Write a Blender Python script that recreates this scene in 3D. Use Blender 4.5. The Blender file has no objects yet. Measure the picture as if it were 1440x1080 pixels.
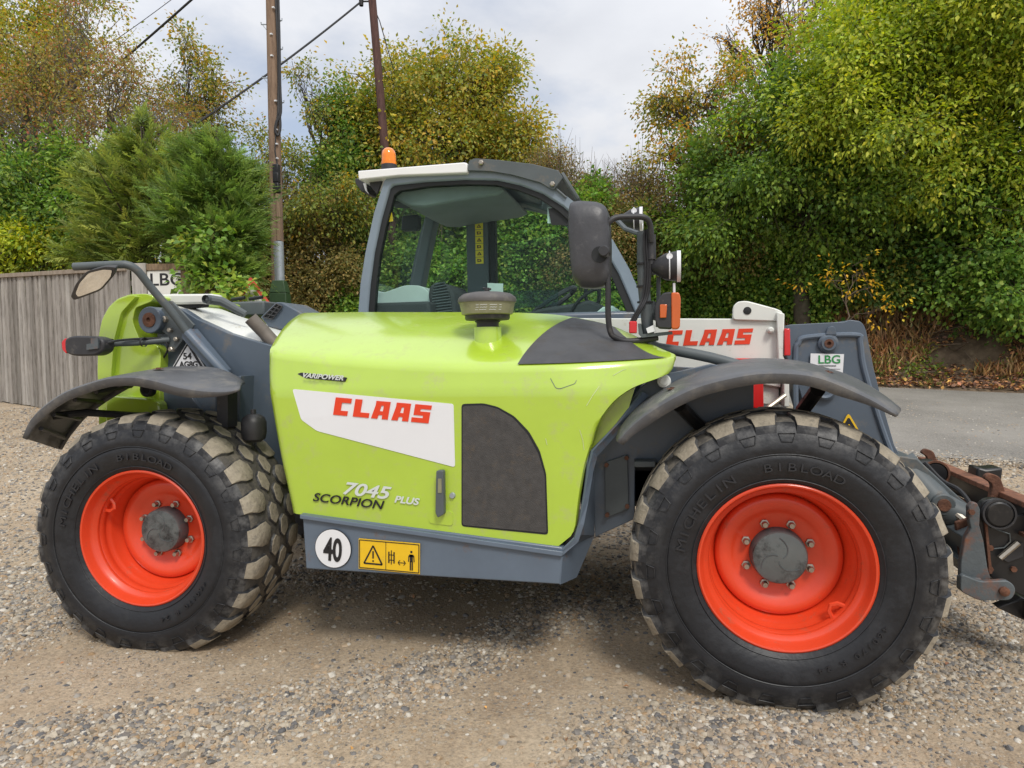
import bpy, math, random
import numpy as np
from mathutils import Vector, Matrix, Euler
R = math.radians
rng = np.random.default_rng(7)
random.seed(7)
sc = bpy.context.scene
col = sc.collection

# ------------------------------------------------------------------ camera, sky, sun, exposure
cam_d = bpy.data.cameras.new('camera'); cam = bpy.data.objects.new('camera', cam_d); col.objects.link(cam)
CY, CP, CR = -0.22376990872167862, -0.04573834649194283, -0.016224454779424174
CPOS = (2.4870186375472487,-2.7989223851335154,1.4139326087416586)
fw = Vector((math.sin(CY) * math.cos(CP), math.cos(CY) * math.cos(CP), math.sin(CP)))
rt = Vector((math.cos(CY), -math.sin(CY), 0)); up = rt.cross(fw)
r2 = rt * math.cos(CR) + up * math.sin(CR); u2 = -rt * math.sin(CR) + up * math.cos(CR)
mw = Matrix((r2, u2, -fw)).transposed().to_4x4(); mw.translation = CPOS
cam.matrix_world = mw
cam_d.sensor_width = 36; cam_d.lens = 36 * 0.6703416575736915
cam_d.clip_start = 0.05; cam_d.clip_end = 2000
sc.camera = cam

SUN_EL, SUN_AZ = R(50), R(150)          # azimuth measured from +Y towards +X
world = bpy.data.worlds.new('World'); sc.world = world; world.use_nodes = True
nt = world.node_tree; nt.nodes.clear()
N = nt.nodes.new; LK = nt.links.new
out = N('ShaderNodeOutputWorld'); bg = N('ShaderNodeBackground'); bg.inputs['Strength'].default_value = 0.12
sky = N('ShaderNodeTexSky'); sky.sky_type = 'NISHITA'; sky.sun_disc = False
sky.sun_elevation = SUN_EL; sky.sun_rotation = SUN_AZ; sky.air_density = 1.0; sky.dust_density = 1.2; sky.ozone_density = 1.5
tc = N('ShaderNodeTexCoord'); sep = N('ShaderNodeSeparateXYZ'); LK(tc.outputs['Generated'], sep.inputs[0])
# project the direction on a flat cloud deck
addz = N('ShaderNodeMath'); addz.operation = 'ADD'; addz.inputs[1].default_value = 0.22; LK(sep.outputs['Z'], addz.inputs[0])
mxz = N('ShaderNodeMath'); mxz.operation = 'MAXIMUM'; mxz.inputs[1].default_value = 0.05; LK(addz.outputs[0], mxz.inputs[0])
dv = N('ShaderNodeVectorMath'); dv.operation = 'DIVIDE'
cmb = N('ShaderNodeCombineXYZ')
for k in range(3): LK(mxz.outputs[0], cmb.inputs[k])
LK(tc.outputs['Generated'], dv.inputs[0]); LK(cmb.outputs[0], dv.inputs[1])
mp = N('ShaderNodeMapping'); mp.inputs['Location'].default_value = (3.1, 1.35, 0.0); mp.inputs['Scale'].default_value = (1, 1, 0.0)
LK(dv.outputs[0], mp.inputs[0])
n1 = N('ShaderNodeTexNoise'); n1.inputs['Scale'].default_value = 1.15; n1.inputs['Detail'].default_value = 9; n1.inputs['Roughness'].default_value = 0.55; n1.inputs['Distortion'].default_value = 0.25
LK(mp.outputs[0], n1.inputs['Vector'])
cr = N('ShaderNodeValToRGB'); cr.color_ramp.elements[0].position = 0.32; cr.color_ramp.elements[0].color = (0.42, 0.42, 0.42, 1)
cr.color_ramp.elements[1].position = 0.50; cr.color_ramp.elements[1].color = (1, 1, 1, 1)
LK(n1.outputs['Fac'], cr.inputs[0])
n2 = N('ShaderNodeTexNoise'); n2.inputs['Scale'].default_value = 1.7; n2.inputs['Detail'].default_value = 6
LK(mp.outputs[0], n2.inputs['Vector'])
cc = N('ShaderNodeValToRGB'); cc.color_ramp.elements[0].position = 0.32; cc.color_ramp.elements[0].color = (4.1, 4.25, 4.6, 1)
cc.color_ramp.elements[1].position = 0.62; cc.color_ramp.elements[1].color = (5.3, 5.4, 5.65, 1)
LK(n2.outputs['Fac'], cc.inputs[0])
# an overcast deck is brighter towards the zenith
zr = N('ShaderNodeMapRange'); zr.inputs['From Min'].default_value = 0.25; zr.inputs['From Max'].default_value = 1.0; zr.inputs['To Min'].default_value = 1.0; zr.inputs['To Max'].default_value = 1.9
LK(sep.outputs['Z'], zr.inputs['Value'])
ccm = N('ShaderNodeVectorMath'); ccm.operation = 'SCALE'; LK(cc.outputs[0], ccm.inputs[0]); LK(zr.outputs[0], ccm.inputs['Scale'])
mx = N('ShaderNodeMix'); mx.data_type = 'RGBA'
LK(cr.outputs[0], mx.inputs['Factor']); LK(sky.outputs[0], mx.inputs['A']); LK(ccm.outputs[0], mx.inputs['B'])
LK(mx.outputs['Result'], bg.inputs['Color']); LK(bg.outputs[0], out.inputs[0])

sd = bpy.data.lights.new('sun', 'SUN'); sun = bpy.data.objects.new('sun', sd); col.objects.link(sun)
sd.energy = 1.7; sd.angle = R(15); sd.color = (1.0, 0.95, 0.87)
sdir = Vector((math.sin(SUN_AZ) * math.cos(SUN_EL), math.cos(SUN_AZ) * math.cos(SUN_EL), math.sin(SUN_EL)))
sun.rotation_euler = sdir.to_track_quat('Z', 'Y').to_euler()
sc.view_settings.view_transform = 'Standard'; sc.view_settings.look = 'None'
sc.view_settings.gamma = 1; sc.view_settings.exposure = 0.30; sc.view_settings.use_curve_mapping = False
sc.render.engine = 'CYCLES'
try:
    sc.cycles.max_bounces = 8; sc.cycles.transparent_max_bounces = 12; sc.cycles.use_denoising = True
except Exception: pass

# ------------------------------------------------------------------ materials
def mat(name, base, rough=0.5, metal=0.0, coat=0.0, var=0.06, vscale=6.0, dirt=None, dirt_amt=0.0, dscale=5.0, bump=0.0, bscale=60.0, spec=0.5, stretch=None):
    m = bpy.data.materials.new(name); m.use_nodes = True
    t = m.node_tree; b = t.nodes['Principled BSDF']; n = t.nodes.new; l = t.links.new
    b.inputs['Roughness'].default_value = rough; b.inputs['Metallic'].default_value = metal
    b.inputs['Coat Weight'].default_value = coat; b.inputs['Coat Roughness'].default_value = 0.14
    b.inputs['Specular IOR Level'].default_value = spec
    tcn = n('ShaderNodeTexCoord'); geo = n('ShaderNodeNewGeometry')
    vec = geo.outputs['Position']
    if stretch:
        mpp = n('ShaderNodeMapping'); mpp.inputs['Scale'].default_value = stretch; l(vec, mpp.inputs[0]); vec = mpp.outputs[0]
    nz = n('ShaderNodeTexNoise'); nz.inputs['Scale'].default_value = vscale; nz.inputs['Detail'].default_value = 8; nz.inputs['Roughness'].default_value = 0.65
    l(vec, nz.inputs['Vector'])
    rp = n('ShaderNodeValToRGB')
    a, c = rp.color_ramp.elements; a.position = 0.3; c.position = 0.7
    a.color = tuple(max(0, v * (1 - var)) for v in base) + (1,); c.color = tuple(min(1, v * (1 + var)) for v in base) + (1,)
    l(nz.outputs['Fac'], rp.inputs[0]); colour = rp.outputs[0]
    if dirt:
        nd = n('ShaderNodeTexNoise'); nd.inputs['Scale'].default_value = dscale; nd.inputs['Detail'].default_value = 12; nd.inputs['Roughness'].default_value = 0.75
        l(vec, nd.inputs['Vector'])
        rd = n('ShaderNodeValToRGB'); e0, e1 = rd.color_ramp.elements
        e0.position = 0.62 - 0.3 * dirt_amt; e1.position = 0.75 - 0.2 * dirt_amt; e0.color = (0, 0, 0, 1); e1.color = (1, 1, 1, 1)
        l(nd.outputs['Fac'], rd.inputs[0])
        mm = n('ShaderNodeMix'); mm.data_type = 'RGBA'; l(rd.outputs[0], mm.inputs['Factor']); l(colour, mm.inputs['A']); mm.inputs['B'].default_value = tuple(dirt) + (1,)
        colour = mm.outputs['Result']
        rr = n('ShaderNodeMapRange'); l(rd.outputs[0], rr.inputs['Value']); rr.inputs['To Min'].default_value = rough; rr.inputs['To Max'].default_value = 0.85
        l(rr.outputs[0], b.inputs['Roughness'])
    l(colour, b.inputs['Base Color'])
    if bump:
        nb = n('ShaderNodeTexNoise'); nb.inputs['Scale'].default_value = bscale; nb.inputs['Detail'].default_value = 6; l(vec, nb.inputs['Vector'])
        bp = n('ShaderNodeBump'); bp.inputs['Strength'].default_value = bump; bp.inputs['Distance'].default_value = 0.01
        l(nb.outputs['Fac'], bp.inputs['Height']); l(bp.outputs[0], b.inputs['Normal'])
    return m

M = {}
M['lime'] = mat('lime_paint', (0.405, 0.58, 0.036), 0.36, coat=0.9, var=0.06, vscale=2.2, dirt=(0.40, 0.49, 0.11), dirt_amt=0.30, dscale=11)
M['lime'].node_tree.nodes['Principled BSDF'].inputs['Coat IOR'].default_value = 1.85
M['white'] = mat('white_paint', (0.70, 0.71, 0.66), 0.38, coat=0.3, var=0.04, dirt=(0.42, 0.38, 0.26), dirt_amt=0.12, dscale=14)
M['roofwhite'] = mat('roof_white', (0.80, 0.80, 0.80), 0.35, var=0.02)
M['grey'] = mat('grey_paint', (0.082, 0.108, 0.142), 0.42, coat=0.2, var=0.10, vscale=4, dirt=(0.17, 0.15, 0.125), dirt_amt=0.26, dscale=6)
M['skirt'] = mat('grey_skirt_paint', (0.105, 0.137, 0.18), 0.42, coat=0.2, var=0.10, vscale=4, dirt=(0.16, 0.085, 0.045), dirt_amt=0.16, dscale=7)
M['lightgrey'] = mat('light_grey_paint', (0.20, 0.25, 0.30), 0.35, coat=0.4, var=0.08, vscale=5)
M['bracket'] = mat('bracket_grey', (0.085, 0.10, 0.105), 0.5, var=0.12, dirt=(0.20, 0.16, 0.12), dirt_amt=0.2)
M['fender'] = mat('fender_plastic', (0.088, 0.091, 0.098), 0.40, var=0.15, vscale=8, dirt=(0.17, 0.16, 0.145), dirt_amt=0.42, dscale=7, bump=0.15, bscale=40)
M['blackplastic'] = mat('black_plastic', (0.028, 0.028, 0.031), 0.5, var=0.2, vscale=12, dirt=(0.11, 0.10, 0.09), dirt_amt=0.2, dscale=16)
M['mirrorplastic'] = mat('mirror_plastic', (0.055, 0.056, 0.062), 0.42, var=0.15, vscale=12, dirt=(0.12, 0.12, 0.125), dirt_amt=0.18, dscale=14, bump=0.1)
M['capplastic'] = mat('dusty_cap_plastic', (0.095, 0.09, 0.088), 0.6, var=0.15, vscale=20, dirt=(0.17, 0.16, 0.14), dirt_amt=0.4, dscale=18)
M['black'] = mat('black_paint', (0.012, 0.012, 0.013), 0.35, var=0.2, dirt=(0.06, 0.05, 0.04), dirt_amt=0.2)
M['seal'] = mat('rubber_seal', (0.010, 0.012, 0.013), 0.6)
M['rubber'] = mat('tyre_rubber', (0.013, 0.014, 0.017), 0.5, var=0.25, vscale=7, dirt=(0.035, 0.036, 0.038), dirt_amt=0.35, dscale=5, bump=0.25, bscale=35)
def dust_ring(m):
    # dried mud dust near the shoulders of the tyre, worn away towards the rim
    t = m.node_tree; n = t.nodes.new; l = t.links.new; b = t.nodes['Principled BSDF']
    tc_ = n('ShaderNodeTexCoord'); sp_ = n('ShaderNodeVectorMath'); sp_.operation = 'MULTIPLY'; sp_.inputs[1].default_value = (1, 0, 1); l(tc_.outputs['Object'], sp_.inputs[0])
    le = n('ShaderNodeVectorMath'); le.operation = 'LENGTH'; l(sp_.outputs[0], le.inputs[0])
    mr = n('ShaderNodeMapRange'); mr.inputs['From Min'].default_value = .47; mr.inputs['From Max'].default_value = .56; l(le.outputs['Value'], mr.inputs['Value'])
    nz = n('ShaderNodeTexNoise'); nz.inputs['Scale'].default_value = 13; nz.inputs['Detail'].default_value = 10; nz.inputs['Roughness'].default_value = .7; l(tc_.outputs['Object'], nz.inputs['Vector'])
    rp = n('ShaderNodeMapRange'); rp.inputs['From Min'].default_value = .45; rp.inputs['From Max'].default_value = .66; l(nz.outputs['Fac'], rp.inputs['Value'])
    mu = n('ShaderNodeMath'); mu.operation = 'MULTIPLY'; l(mr.outputs[0], mu.inputs[0]); l(rp.outputs[0], mu.inputs[1])
    src = b.inputs['Base Color'].links[0].from_socket; mx_ = n('ShaderNodeMix'); mx_.data_type = 'RGBA'; l(mu.outputs[0], mx_.inputs['Factor']); l(src, mx_.inputs['A']); mx_.inputs['B'].default_value = (.12, .118, .115, 1); l(mx_.outputs['Result'], b.inputs['Base Color'])
M['tyre'] = mat('tyre_sidewall', (0.010, 0.011, 0.014), 0.48, var=0.25, vscale=7, dirt=(0.026, 0.027, 0.030), dirt_amt=0.35, dscale=5, bump=0.25, bscale=35); dust_ring(M['tyre'])
dust_ring(M['rubber'])
M['tread'] = mat('dusty_tread', (0.31, 0.27, 0.205), 0.9, var=0.25, vscale=22, dirt=(0.15, 0.135, 0.11), dirt_amt=0.32, dscale=26, bump=0.5, bscale=70)
M['treadbase'] = mat('dusty_tread_base', (0.085, 0.078, 0.068), 0.9, var=0.35, vscale=14, dirt=(0.19, 0.165, 0.13), dirt_amt=0.45, dscale=11, bump=0.5, bscale=50)
M['letter'] = mat('rubber_lettering', (0.020, 0.020, 0.023), 0.55, var=0.2)
M['rim'] = mat('orange_red_rim', (0.72, 0.062, 0.018), 0.36, coat=0.35, var=0.07, vscale=5, dirt=(0.40, 0.10, 0.05), dirt_amt=0.10, dscale=12)
M['hub'] = mat('hub_grey', (0.10, 0.115, 0.115), 0.4, coat=0.2, var=0.2, dirt=(0.010, 0.010, 0.010), dirt_amt=0.46, dscale=9)
M['steel'] = mat('bare_steel', (0.42, 0.38, 0.32), 0.38, metal=0.85, var=0.2, vscale=30)
M['rust'] = mat('rust', (0.13, 0.055, 0.030), 0.85, var=0.4, vscale=25, dirt=(0.09, 0.04, 0.025), dirt_amt=0.6, dscale=18, bump=0.5)
M['rustgrey'] = mat('rusty_grey_paint', (0.085, 0.10, 0.108), 0.5, var=0.2, dirt=(0.20, 0.075, 0.035), dirt_amt=0.42, dscale=7, bump=0.2)
M['railrust'] = mat('worn_rusty_rail', (0.25, 0.105, 0.06), 0.6, metal=0.2, var=0.3, vscale=12, dirt=(0.12, 0.06, 0.04), dirt_amt=0.5, dscale=14)
M['grille'] = mat('perforated_black_mesh', (0.055, 0.052, 0.050), 0.55, var=0.25, vscale=30, dirt=(0.10, 0.078, 0.056), dirt_amt=0.30, dscale=16, bump=.3, bscale=300)
M['grilletop'] = mat('top_black_mesh', (0.062, 0.063, 0.067), 0.6, var=0.2, vscale=10, dirt=(0.075, 0.068, 0.06), dirt_amt=0.35, dscale=6)
M['sticker'] = mat('white_sticker', (0.74, 0.75, 0.77), 0.3, var=0.015)
M['claasred'] = mat('orange_red_print', (0.74, 0.050, 0.012), 0.35, var=0.02)
M['print'] = mat('black_print', (0.012, 0.012, 0.014), 0.45, var=0.1, dirt=(0.5, 0.5, 0.5), dirt_amt=0.0)
M['silverprint'] = mat('silver_print', (0.62, 0.66, 0.64), 0.35, var=0.02)
M['yellow'] = mat('yellow_sticker', (0.80, 0.50, 0.015), 0.4, var=0.05, dirt=(0.5, 0.35, 0.05), dirt_amt=0.12, dscale=20)
M['striplabel'] = mat('bright_yellow_sticker', (0.92, 0.72, 0.03), 0.4, var=0.03)
M['amber'] = mat('amber_lens', (0.58, 0.105, 0.004), 0.15, coat=0.6, var=0.06)
M['beacon'] = mat('beacon_lens', (0.85, 0.22, 0.004), 0.12, coat=0.6, var=0.1, vscale=40)
M['redlens'] = mat('red_lens', (0.62, 0.01, 0.012), 0.15, coat=0.6, var=0.05)
M['redpaint'] = mat('red_paint', (0.62, 0.012, 0.012), 0.3, coat=0.4, var=0.05)
M['bowl'] = mat('dusty_clear_bowl', (0.25, 0.245, 0.15), 0.45, var=0.2, vscale=10, dirt=(0.16, 0.15, 0.09), dirt_amt=0.4)
M['greentext'] = mat('green_print', (0.02, 0.25, 0.06), 0.5)
M['turq'] = mat('pale_interior_plastic', (0.60, 0.66, 0.64), 0.5, var=0.05)
M['liner'] = mat('roof_liner', (0.19, 0.21, 0.205), 0.8, var=0.08)
M['seat'] = mat('seat_fabric', (0.05, 0.052, 0.056), 0.8)
M['intgrey'] = mat('interior_grey', (0.10, 0.12, 0.13), 0.6)
M['exhaust'] = mat('weathered_pipe', (0.19, 0.165, 0.145), 0.6, metal=0.3, var=0.2, vscale=14)
M['mirror'] = mat('mirror_glass', (0.85, 0.86, 0.86), 0.04, metal=1.0, var=0.01)
M['lampglass'] = mat('lamp_glass', (0.75, 0.76, 0.72), 0.12, coat=0.8, var=0.05)
M['galv'] = mat('galvanised_steel', (0.36, 0.40, 0.43), 0.45, metal=0.4, var=0.12, vscale=10)
M['cable'] = mat('cable_black', (0.02, 0.02, 0.022), 0.6)
def wood(name, base, dark, sc_=9.0):
    m = mat(name, base, 0.85, var=0.25, vscale=sc_, dirt=dark, dirt_amt=0.4, dscale=sc_ * 0.8, bump=0.4, bscale=30, stretch=(3.0, 3.0, 0.35), spec=0.2)
    return m
M['fence'] = wood('weathered_fence_wood', (0.34, 0.315, 0.285), (0.17, 0.15, 0.135))
M['fenceb'] = wood('weathered_fence_wood_dark', (0.26, 0.24, 0.215), (0.13, 0.115, 0.10), 12)
M['fencec'] = wood('weathered_fence_wood_pale', (0.42, 0.395, 0.36), (0.22, 0.20, 0.18), 7)
M['cap'] = wood('fence_cap_wood', (0.30, 0.25, 0.20), (0.2, 0.16, 0.12))
M['pole'] = wood('pole_wood', (0.24, 0.165, 0.115), (0.13, 0.085, 0.06), 8)
M['poledark'] = wood('creosoted_pole_wood', (0.105, 0.058, 0.05), (0.05, 0.03, 0.028), 8)
M['bark'] = mat('bark', (0.085, 0.07, 0.052), 0.9, var=0.35, vscale=9, dirt=(0.06, 0.075, 0.035), dirt_amt=0.4, bump=0.6, bscale=30, spec=0.2)
M['barkpale'] = mat('pale_bark', (0.19, 0.17, 0.14), 0.9, var=0.3, vscale=9, spec=0.2)
M['twig'] = mat('twig_bark', (0.14, 0.105, 0.075), 0.9, var=0.3, vscale=9, spec=0.2)
M['galv'] = mat('galvanised_steel', (0.36, 0.40, 0.43), 0.45, metal=0.4, var=0.12, vscale=10)
M['greenbox'] = mat('dark_green_plastic', (0.035, 0.075, 0.03), 0.5, var=0.15)
M['signred'] = mat('sign_red', (0.62, 0.10, 0.06), 0.45, var=0.06)
M['signwhite'] = mat('sign_white', (0.72, 0.72, 0.68), 0.5, var=0.05, dirt=(0.4, 0.42, 0.34), dirt_amt=0.2)
M['timber'] = wood('sign_timber', (0.24, 0.17, 0.11), (0.14, 0.10, 0.07))

def glass_mat(name, tint, fac):
    m = bpy.data.materials.new(name); m.use_nodes = True; t = m.node_tree; t.nodes.clear(); n = t.nodes.new; l = t.links.new
    o = n('ShaderNodeOutputMaterial'); tr = n('ShaderNodeBsdfTransparent'); tr.inputs[0].default_value = tint + (1,)
    gl = n('ShaderNodeBsdfGlossy'); gl.inputs['Roughness'].default_value = 0.02; gl.inputs['Color'].default_value = (0.9, 1, 0.98, 1)
    fr = n('ShaderNodeFresnel'); fr.inputs['IOR'].default_value = 1.5
    ml = n('ShaderNodeMath'); ml.operation = 'MULTIPLY'; ml.inputs[1].default_value = fac; l(fr.outputs[0], ml.inputs[0])
    mxx = n('ShaderNodeMixShader'); l(ml.outputs[0], mxx.inputs[0]); l(tr.outputs[0], mxx.inputs[1]); l(gl.outputs[0], mxx.inputs[2]); l(mxx.outputs[0], o.inputs[0])
    return m
M['glass'] = glass_mat('tinted_cab_glass', (0.90, 0.975, 0.955), 0.18)
M['glass_far'] = glass_mat('tinted_cab_glass_far', (0.95, 0.985, 0.975), 0.2)

def leaf_mat(name, transl=0.35, rough=0.5):
    m = bpy.data.materials.new(name); m.use_nodes = True; t = m.node_tree; t.nodes.clear(); n = t.nodes.new; l = t.links.new
    o = n('ShaderNodeOutputMaterial'); b = n('ShaderNodeBsdfPrincipled'); b.inputs['Roughness'].default_value = rough; b.inputs['Specular IOR Level'].default_value = 0.35
    a = n('ShaderNodeAttribute'); a.attribute_name = 'col'
    l(a.outputs['Color'], b.inputs['Base Color'])
    tl = n('ShaderNodeBsdfTranslucent'); 
    hs = n('ShaderNodeHueSaturation'); hs.inputs['Value'].default_value = 1.5; hs.inputs['Saturation'].default_value = 1.1; l(a.outputs['Color'], hs.inputs['Color']); l(hs.outputs[0], tl.inputs[0])
    mxx = n('ShaderNodeMixShader'); mxx.inputs[0].default_value = transl; l(b.outputs[0], mxx.inputs[1]); l(tl.outputs[0], mxx.inputs[2]); l(mxx.outputs[0], o.inputs[0])
    return m
M['leaf'] = leaf_mat('leaves')
M['litter'] = leaf_mat('leaf_litter', 0.05, 0.8)

# ------------------------------------------------------------------ object helpers
def tag(o, label=None, cat=None, group=None, kind=None):
    if label: o['label'] = label
    if cat: o['category'] = cat
    if group: o['group'] = group
    if kind: o['kind'] = kind
    return o
def wloc(o):
    v = Vector((0, 0, 0))
    while o is not None:
        v += o.location + (o.matrix_parent_inverse.translation if o.parent is not None else Vector((0, 0, 0))); o = o.parent
    return v
def empty(name, loc, parent=None, rot=None):
    o = bpy.data.objects.new(name, None); col.objects.link(o)
    o.empty_display_size = 0.2
    loc = Vector(loc)
    if parent is not None: o.parent = parent; loc = loc - wloc(parent)
    o.location = loc
    if rot: o.rotation_euler = rot
    return o
class MB:
    def __init__(s): s.v = []; s.f = []; s.m = []
    def add(s, vs, fs, mi=0):
        k = len(s.v); s.v += [tuple(map(float, q)) for q in vs]; s.f += [tuple(i + k for i in q) for q in fs]; s.m += [mi] * len(fs); return s
    def box(s, a, b, mi=0):
        (x0, y0, z0), (x1, y1, z1) = a, b
        return s.add([(x0, y0, z0), (x1, y0, z0), (x1, y1, z0), (x0, y1, z0), (x0, y0, z1), (x1, y0, z1), (x1, y1, z1), (x0, y1, z1)],
                     [(0, 3, 2, 1), (4, 5, 6, 7), (0, 1, 5, 4), (1, 2, 6, 5), (2, 3, 7, 6), (3, 0, 4, 7)], mi)
    def prism(s, poly, y0, y1, mi=0):           # poly of (x, z), extruded in y
        n = len(poly)
        area = sum(poly[i][0] * poly[(i + 1) % n][1] - poly[(i + 1) % n][0] * poly[i][1] for i in range(n))
        if area < 0: poly = poly[::-1]
        vs = [(x, y0, z) for x, z in poly] + [(x, y1, z) for x, z in poly]
        fs = [tuple(range(n)), tuple(range(2 * n - 1, n - 1, -1))] + [(i, i + n, (i + 1) % n + n, (i + 1) % n) for i in range(n)]
        return s.add(vs, fs, mi)
    def loft(s, A, B, mi=0, cap=True):          # two matching loops of 3D points
        n = len(A)
        fs = [(i, (i + 1) % n, (i + 1) % n + n, i + n) for i in range(n)]
        if cap: fs += [tuple(range(n))[::-1], tuple(range(n, 2 * n))]
        return s.add(list(A) + list(B), fs, mi)
    def tube(s, pts, r, seg=10, mi=0, cap=True):
        P = [Vector(q) for q in pts]; n = len(P); rs = r if isinstance(r, (list, tuple)) else [r] * n
        k = len(s.v); prev = None
        for i, q in enumerate(P):
            d = (P[min(i + 1, n - 1)] - P[max(i - 1, 0)]).normalized()
            if prev is None:
                a = d.orthogonal().normalized()
            else:
                a = (prev - d * prev.dot(d)).normalized()
            prev = a; b = d.cross(a)
            for j in range(seg):
                t = 2 * math.pi * j / seg
                s.v.append(tuple(q + (a * math.cos(t) + b * math.sin(t)) * rs[i]))
        for i in range(n - 1):
            for j in range(seg):
                a0 = k + i * seg + j; a1 = k + i * seg + (j + 1) % seg
                s.f.append((a0, a1, a1 + seg, a0 + seg)); s.m.append(mi)
        if cap:
            s.f.append(tuple(range(k + seg - 1, k - 1, -1))); s.m.append(mi)
            s.f.append(tuple(range(k + (n - 1) * seg, k + n * seg))); s.m.append(mi)
        return s
    def revolve(s, prof, seg=48, mi=0, c=(0, 0, 0), axis='y'):   # prof of (axial, radius)
        k = len(s.v)
        for (a, r) in prof:
            for j in range(seg):
                t = 2 * math.pi * j / seg
                if axis == 'y': q = (c[0] + r * math.cos(t), c[1] + a, c[2] + r * math.sin(t))
                elif axis == 'z': q = (c[0] + r * math.cos(t), c[1] + r * math.sin(t), c[2] + a)
                else: q = (c[0] + a, c[1] + r * math.cos(t), c[2] + r * math.sin(t))
                s.v.append(q)
        for i in range(len(prof) - 1):
            for j in range(seg):
                a0 = k + i * seg + j; a1 = k + i * seg + (j + 1) % seg
                s.f.append((a0, a1, a1 + seg, a0 + seg)); s.m.append(mi)
        return s
    def grid(s, rows, mi=0, close=False):
        k = len(s.v); nr = len(rows); nc = len(rows[0])
        for r_ in rows: s.v += [tuple(map(float, q)) for q in r_]
        for i in range(nr - 1):
            for j in range(nc - 1 + (1 if close else 0)):
                j2 = (j + 1) % nc
                s.f.append((k + i * nc + j, k + i * nc + j2, k + (i + 1) * nc + j2, k + (i + 1) * nc + j)); s.m.append(mi)
        return s
    def mesh(s, name, mats, smooth=True, ang=35):
        me = bpy.data.meshes.new(name); me.from_pydata(s.v, [], s.f); me.validate()
        for m in (mats if isinstance(mats, (list, tuple)) else [mats]): me.materials.append(m)
        if len(s.m) == len(me.polygons): me.polygons.foreach_set('material_index', s.m)
        if smooth:
            me.shade_smooth(); me.set_sharp_from_angle(angle=R(ang))
        me.update(); return me
    def build(s, name, mats, parent=None, smooth=True, ang=35, bevel=0, local=False, recalc=True):
        me = s.mesh(name, mats, smooth, ang)
        if recalc:
            import bmesh
            bm = bmesh.new(); bm.from_mesh(me); bmesh.ops.recalc_face_normals(bm, faces=bm.faces); bm.to_mesh(me); bm.free()
        o = bpy.data.objects.new(name, me); col.objects.link(o)
        if parent is not None:
            o.parent = parent
            if not local: o.matrix_parent_inverse = Matrix.Translation(-wloc(parent))
        if bevel:
            b = o.modifiers.new('bevel', 'BEVEL'); b.width = bevel; b.segments = 2; b.limit_method = 'ANGLE'; b.angle_limit = R(35); b.harden_normals = False
        return o
def rr(poly, r=0.02, seg=4):
    """round the corners of a 2D polygon"""
    out_ = []; n = len(poly)
    for i in range(n):
        p0, p1, p2 = (np.array(poly[(i - 1) % n], float), np.array(poly[i], float), np.array(poly[(i + 1) % n], float))
        a = p0 - p1; b = p2 - p1; la, lb = np.linalg.norm(a), np.linalg.norm(b)
        rr_ = min(r, la * 0.45, lb * 0.45); A = p1 + a / la * rr_; B = p1 + b / lb * rr_
        for k in range(seg + 1):
            t = k / seg; out_.append(tuple((1 - t) ** 2 * A + 2 * t * (1 - t) * p1 + t * t * B))
    return out_
def rr3(P, k=.22, seg=4):
    P = [np.array(q, float) for q in P]; n = len(P); o = []
    for i in range(n):
        a = P[i] + (P[i - 1] - P[i]) * k; c_ = P[i] + (P[(i + 1) % n] - P[i]) * k
        for j in range(seg + 1): t = j / seg; o.append(tuple((1 - t) ** 2 * a + 2 * t * (1 - t) * P[i] + t * t * c_))
    return o
def smooth_path(pts, n=6):
    P = [np.array(q, float) for q in pts]; P = [2 * P[0] - P[1]] + P + [2 * P[-1] - P[-2]]; o = []
    for i in range(1, len(P) - 2):
        for k in range(n):
            t = k / n; a, b, c, d = P[i - 1:i + 3]
            o.append(tuple(0.5 * (2 * b + (c - a) * t + (2 * a - 5 * b + 4 * c - d) * t * t + (3 * b - a - 3 * c + d) * t ** 3)))
    o.append(tuple(P[-2])); return o
def text(s, name, parent, loc, size, m, xs=1.0, shear=0.0, bold=0.0, rot=(R(90), 0, 0), local=False, ext=0.0008, tilt=0.0):
    c = bpy.data.curves.new(name, 'FONT'); c.body = s; c.size = size; c.shear = shear; c.offset = bold; c.extrude = ext
    c.materials.append(m); o = bpy.data.objects.new(name, c); col.objects.link(o)
    o.location = loc; o.scale = (xs, 1, 1); o.rotation_euler = (rot[0], rot[1] + tilt, rot[2])
    if parent is not None:
        o.parent = parent
        if not local: o.matrix_parent_inverse = Matrix.Translation(-wloc(parent))
    return o
def ss(a, b, x):
    t = np.clip((np.asarray(x, float) - a) / (b - a), 0, 1); return t * t * (3 - 2 * t)

# ------------------------------------------------------------------ terrain
VD = np.array([math.sin(CY), math.cos(CY)]); UD = np.array([math.cos(CY), -math.sin(CY)]); O2 = np.array(CPOS[:2])
def uv(x, y):
    dx = np.asarray(x, float) - O2[0]; dy = np.asarray(y, float) - O2[1]
    return dx * UD[0] + dy * UD[1], dx * VD[0] + dy * VD[1]
def xy(u, v): return O2[0] + u * UD[0] + v * VD[0], O2[1] + u * UD[1] + v * VD[1]
def hsh(i, j, k=0):
    return np.modf(np.abs(np.sin(i * 127.1 + j * 311.7 + k * 74.7) * 43758.5453))[0]
def vn(x, y, f=1.0, seed=0):
    x = np.asarray(x, float) * f + 17.3; y = np.asarray(y, float) * f + 5.1; i = np.floor(x); j = np.floor(y); a = x - i; b = y - j
    a = a * a * (3 - 2 * a); b = b * b * (3 - 2 * b)
    return (hsh(i, j, seed) * (1 - a) + hsh(i + 1, j, seed) * a) * (1 - b) + (hsh(i, j + 1, seed) * (1 - a) + hsh(i + 1, j + 1, seed) * a) * b
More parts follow.
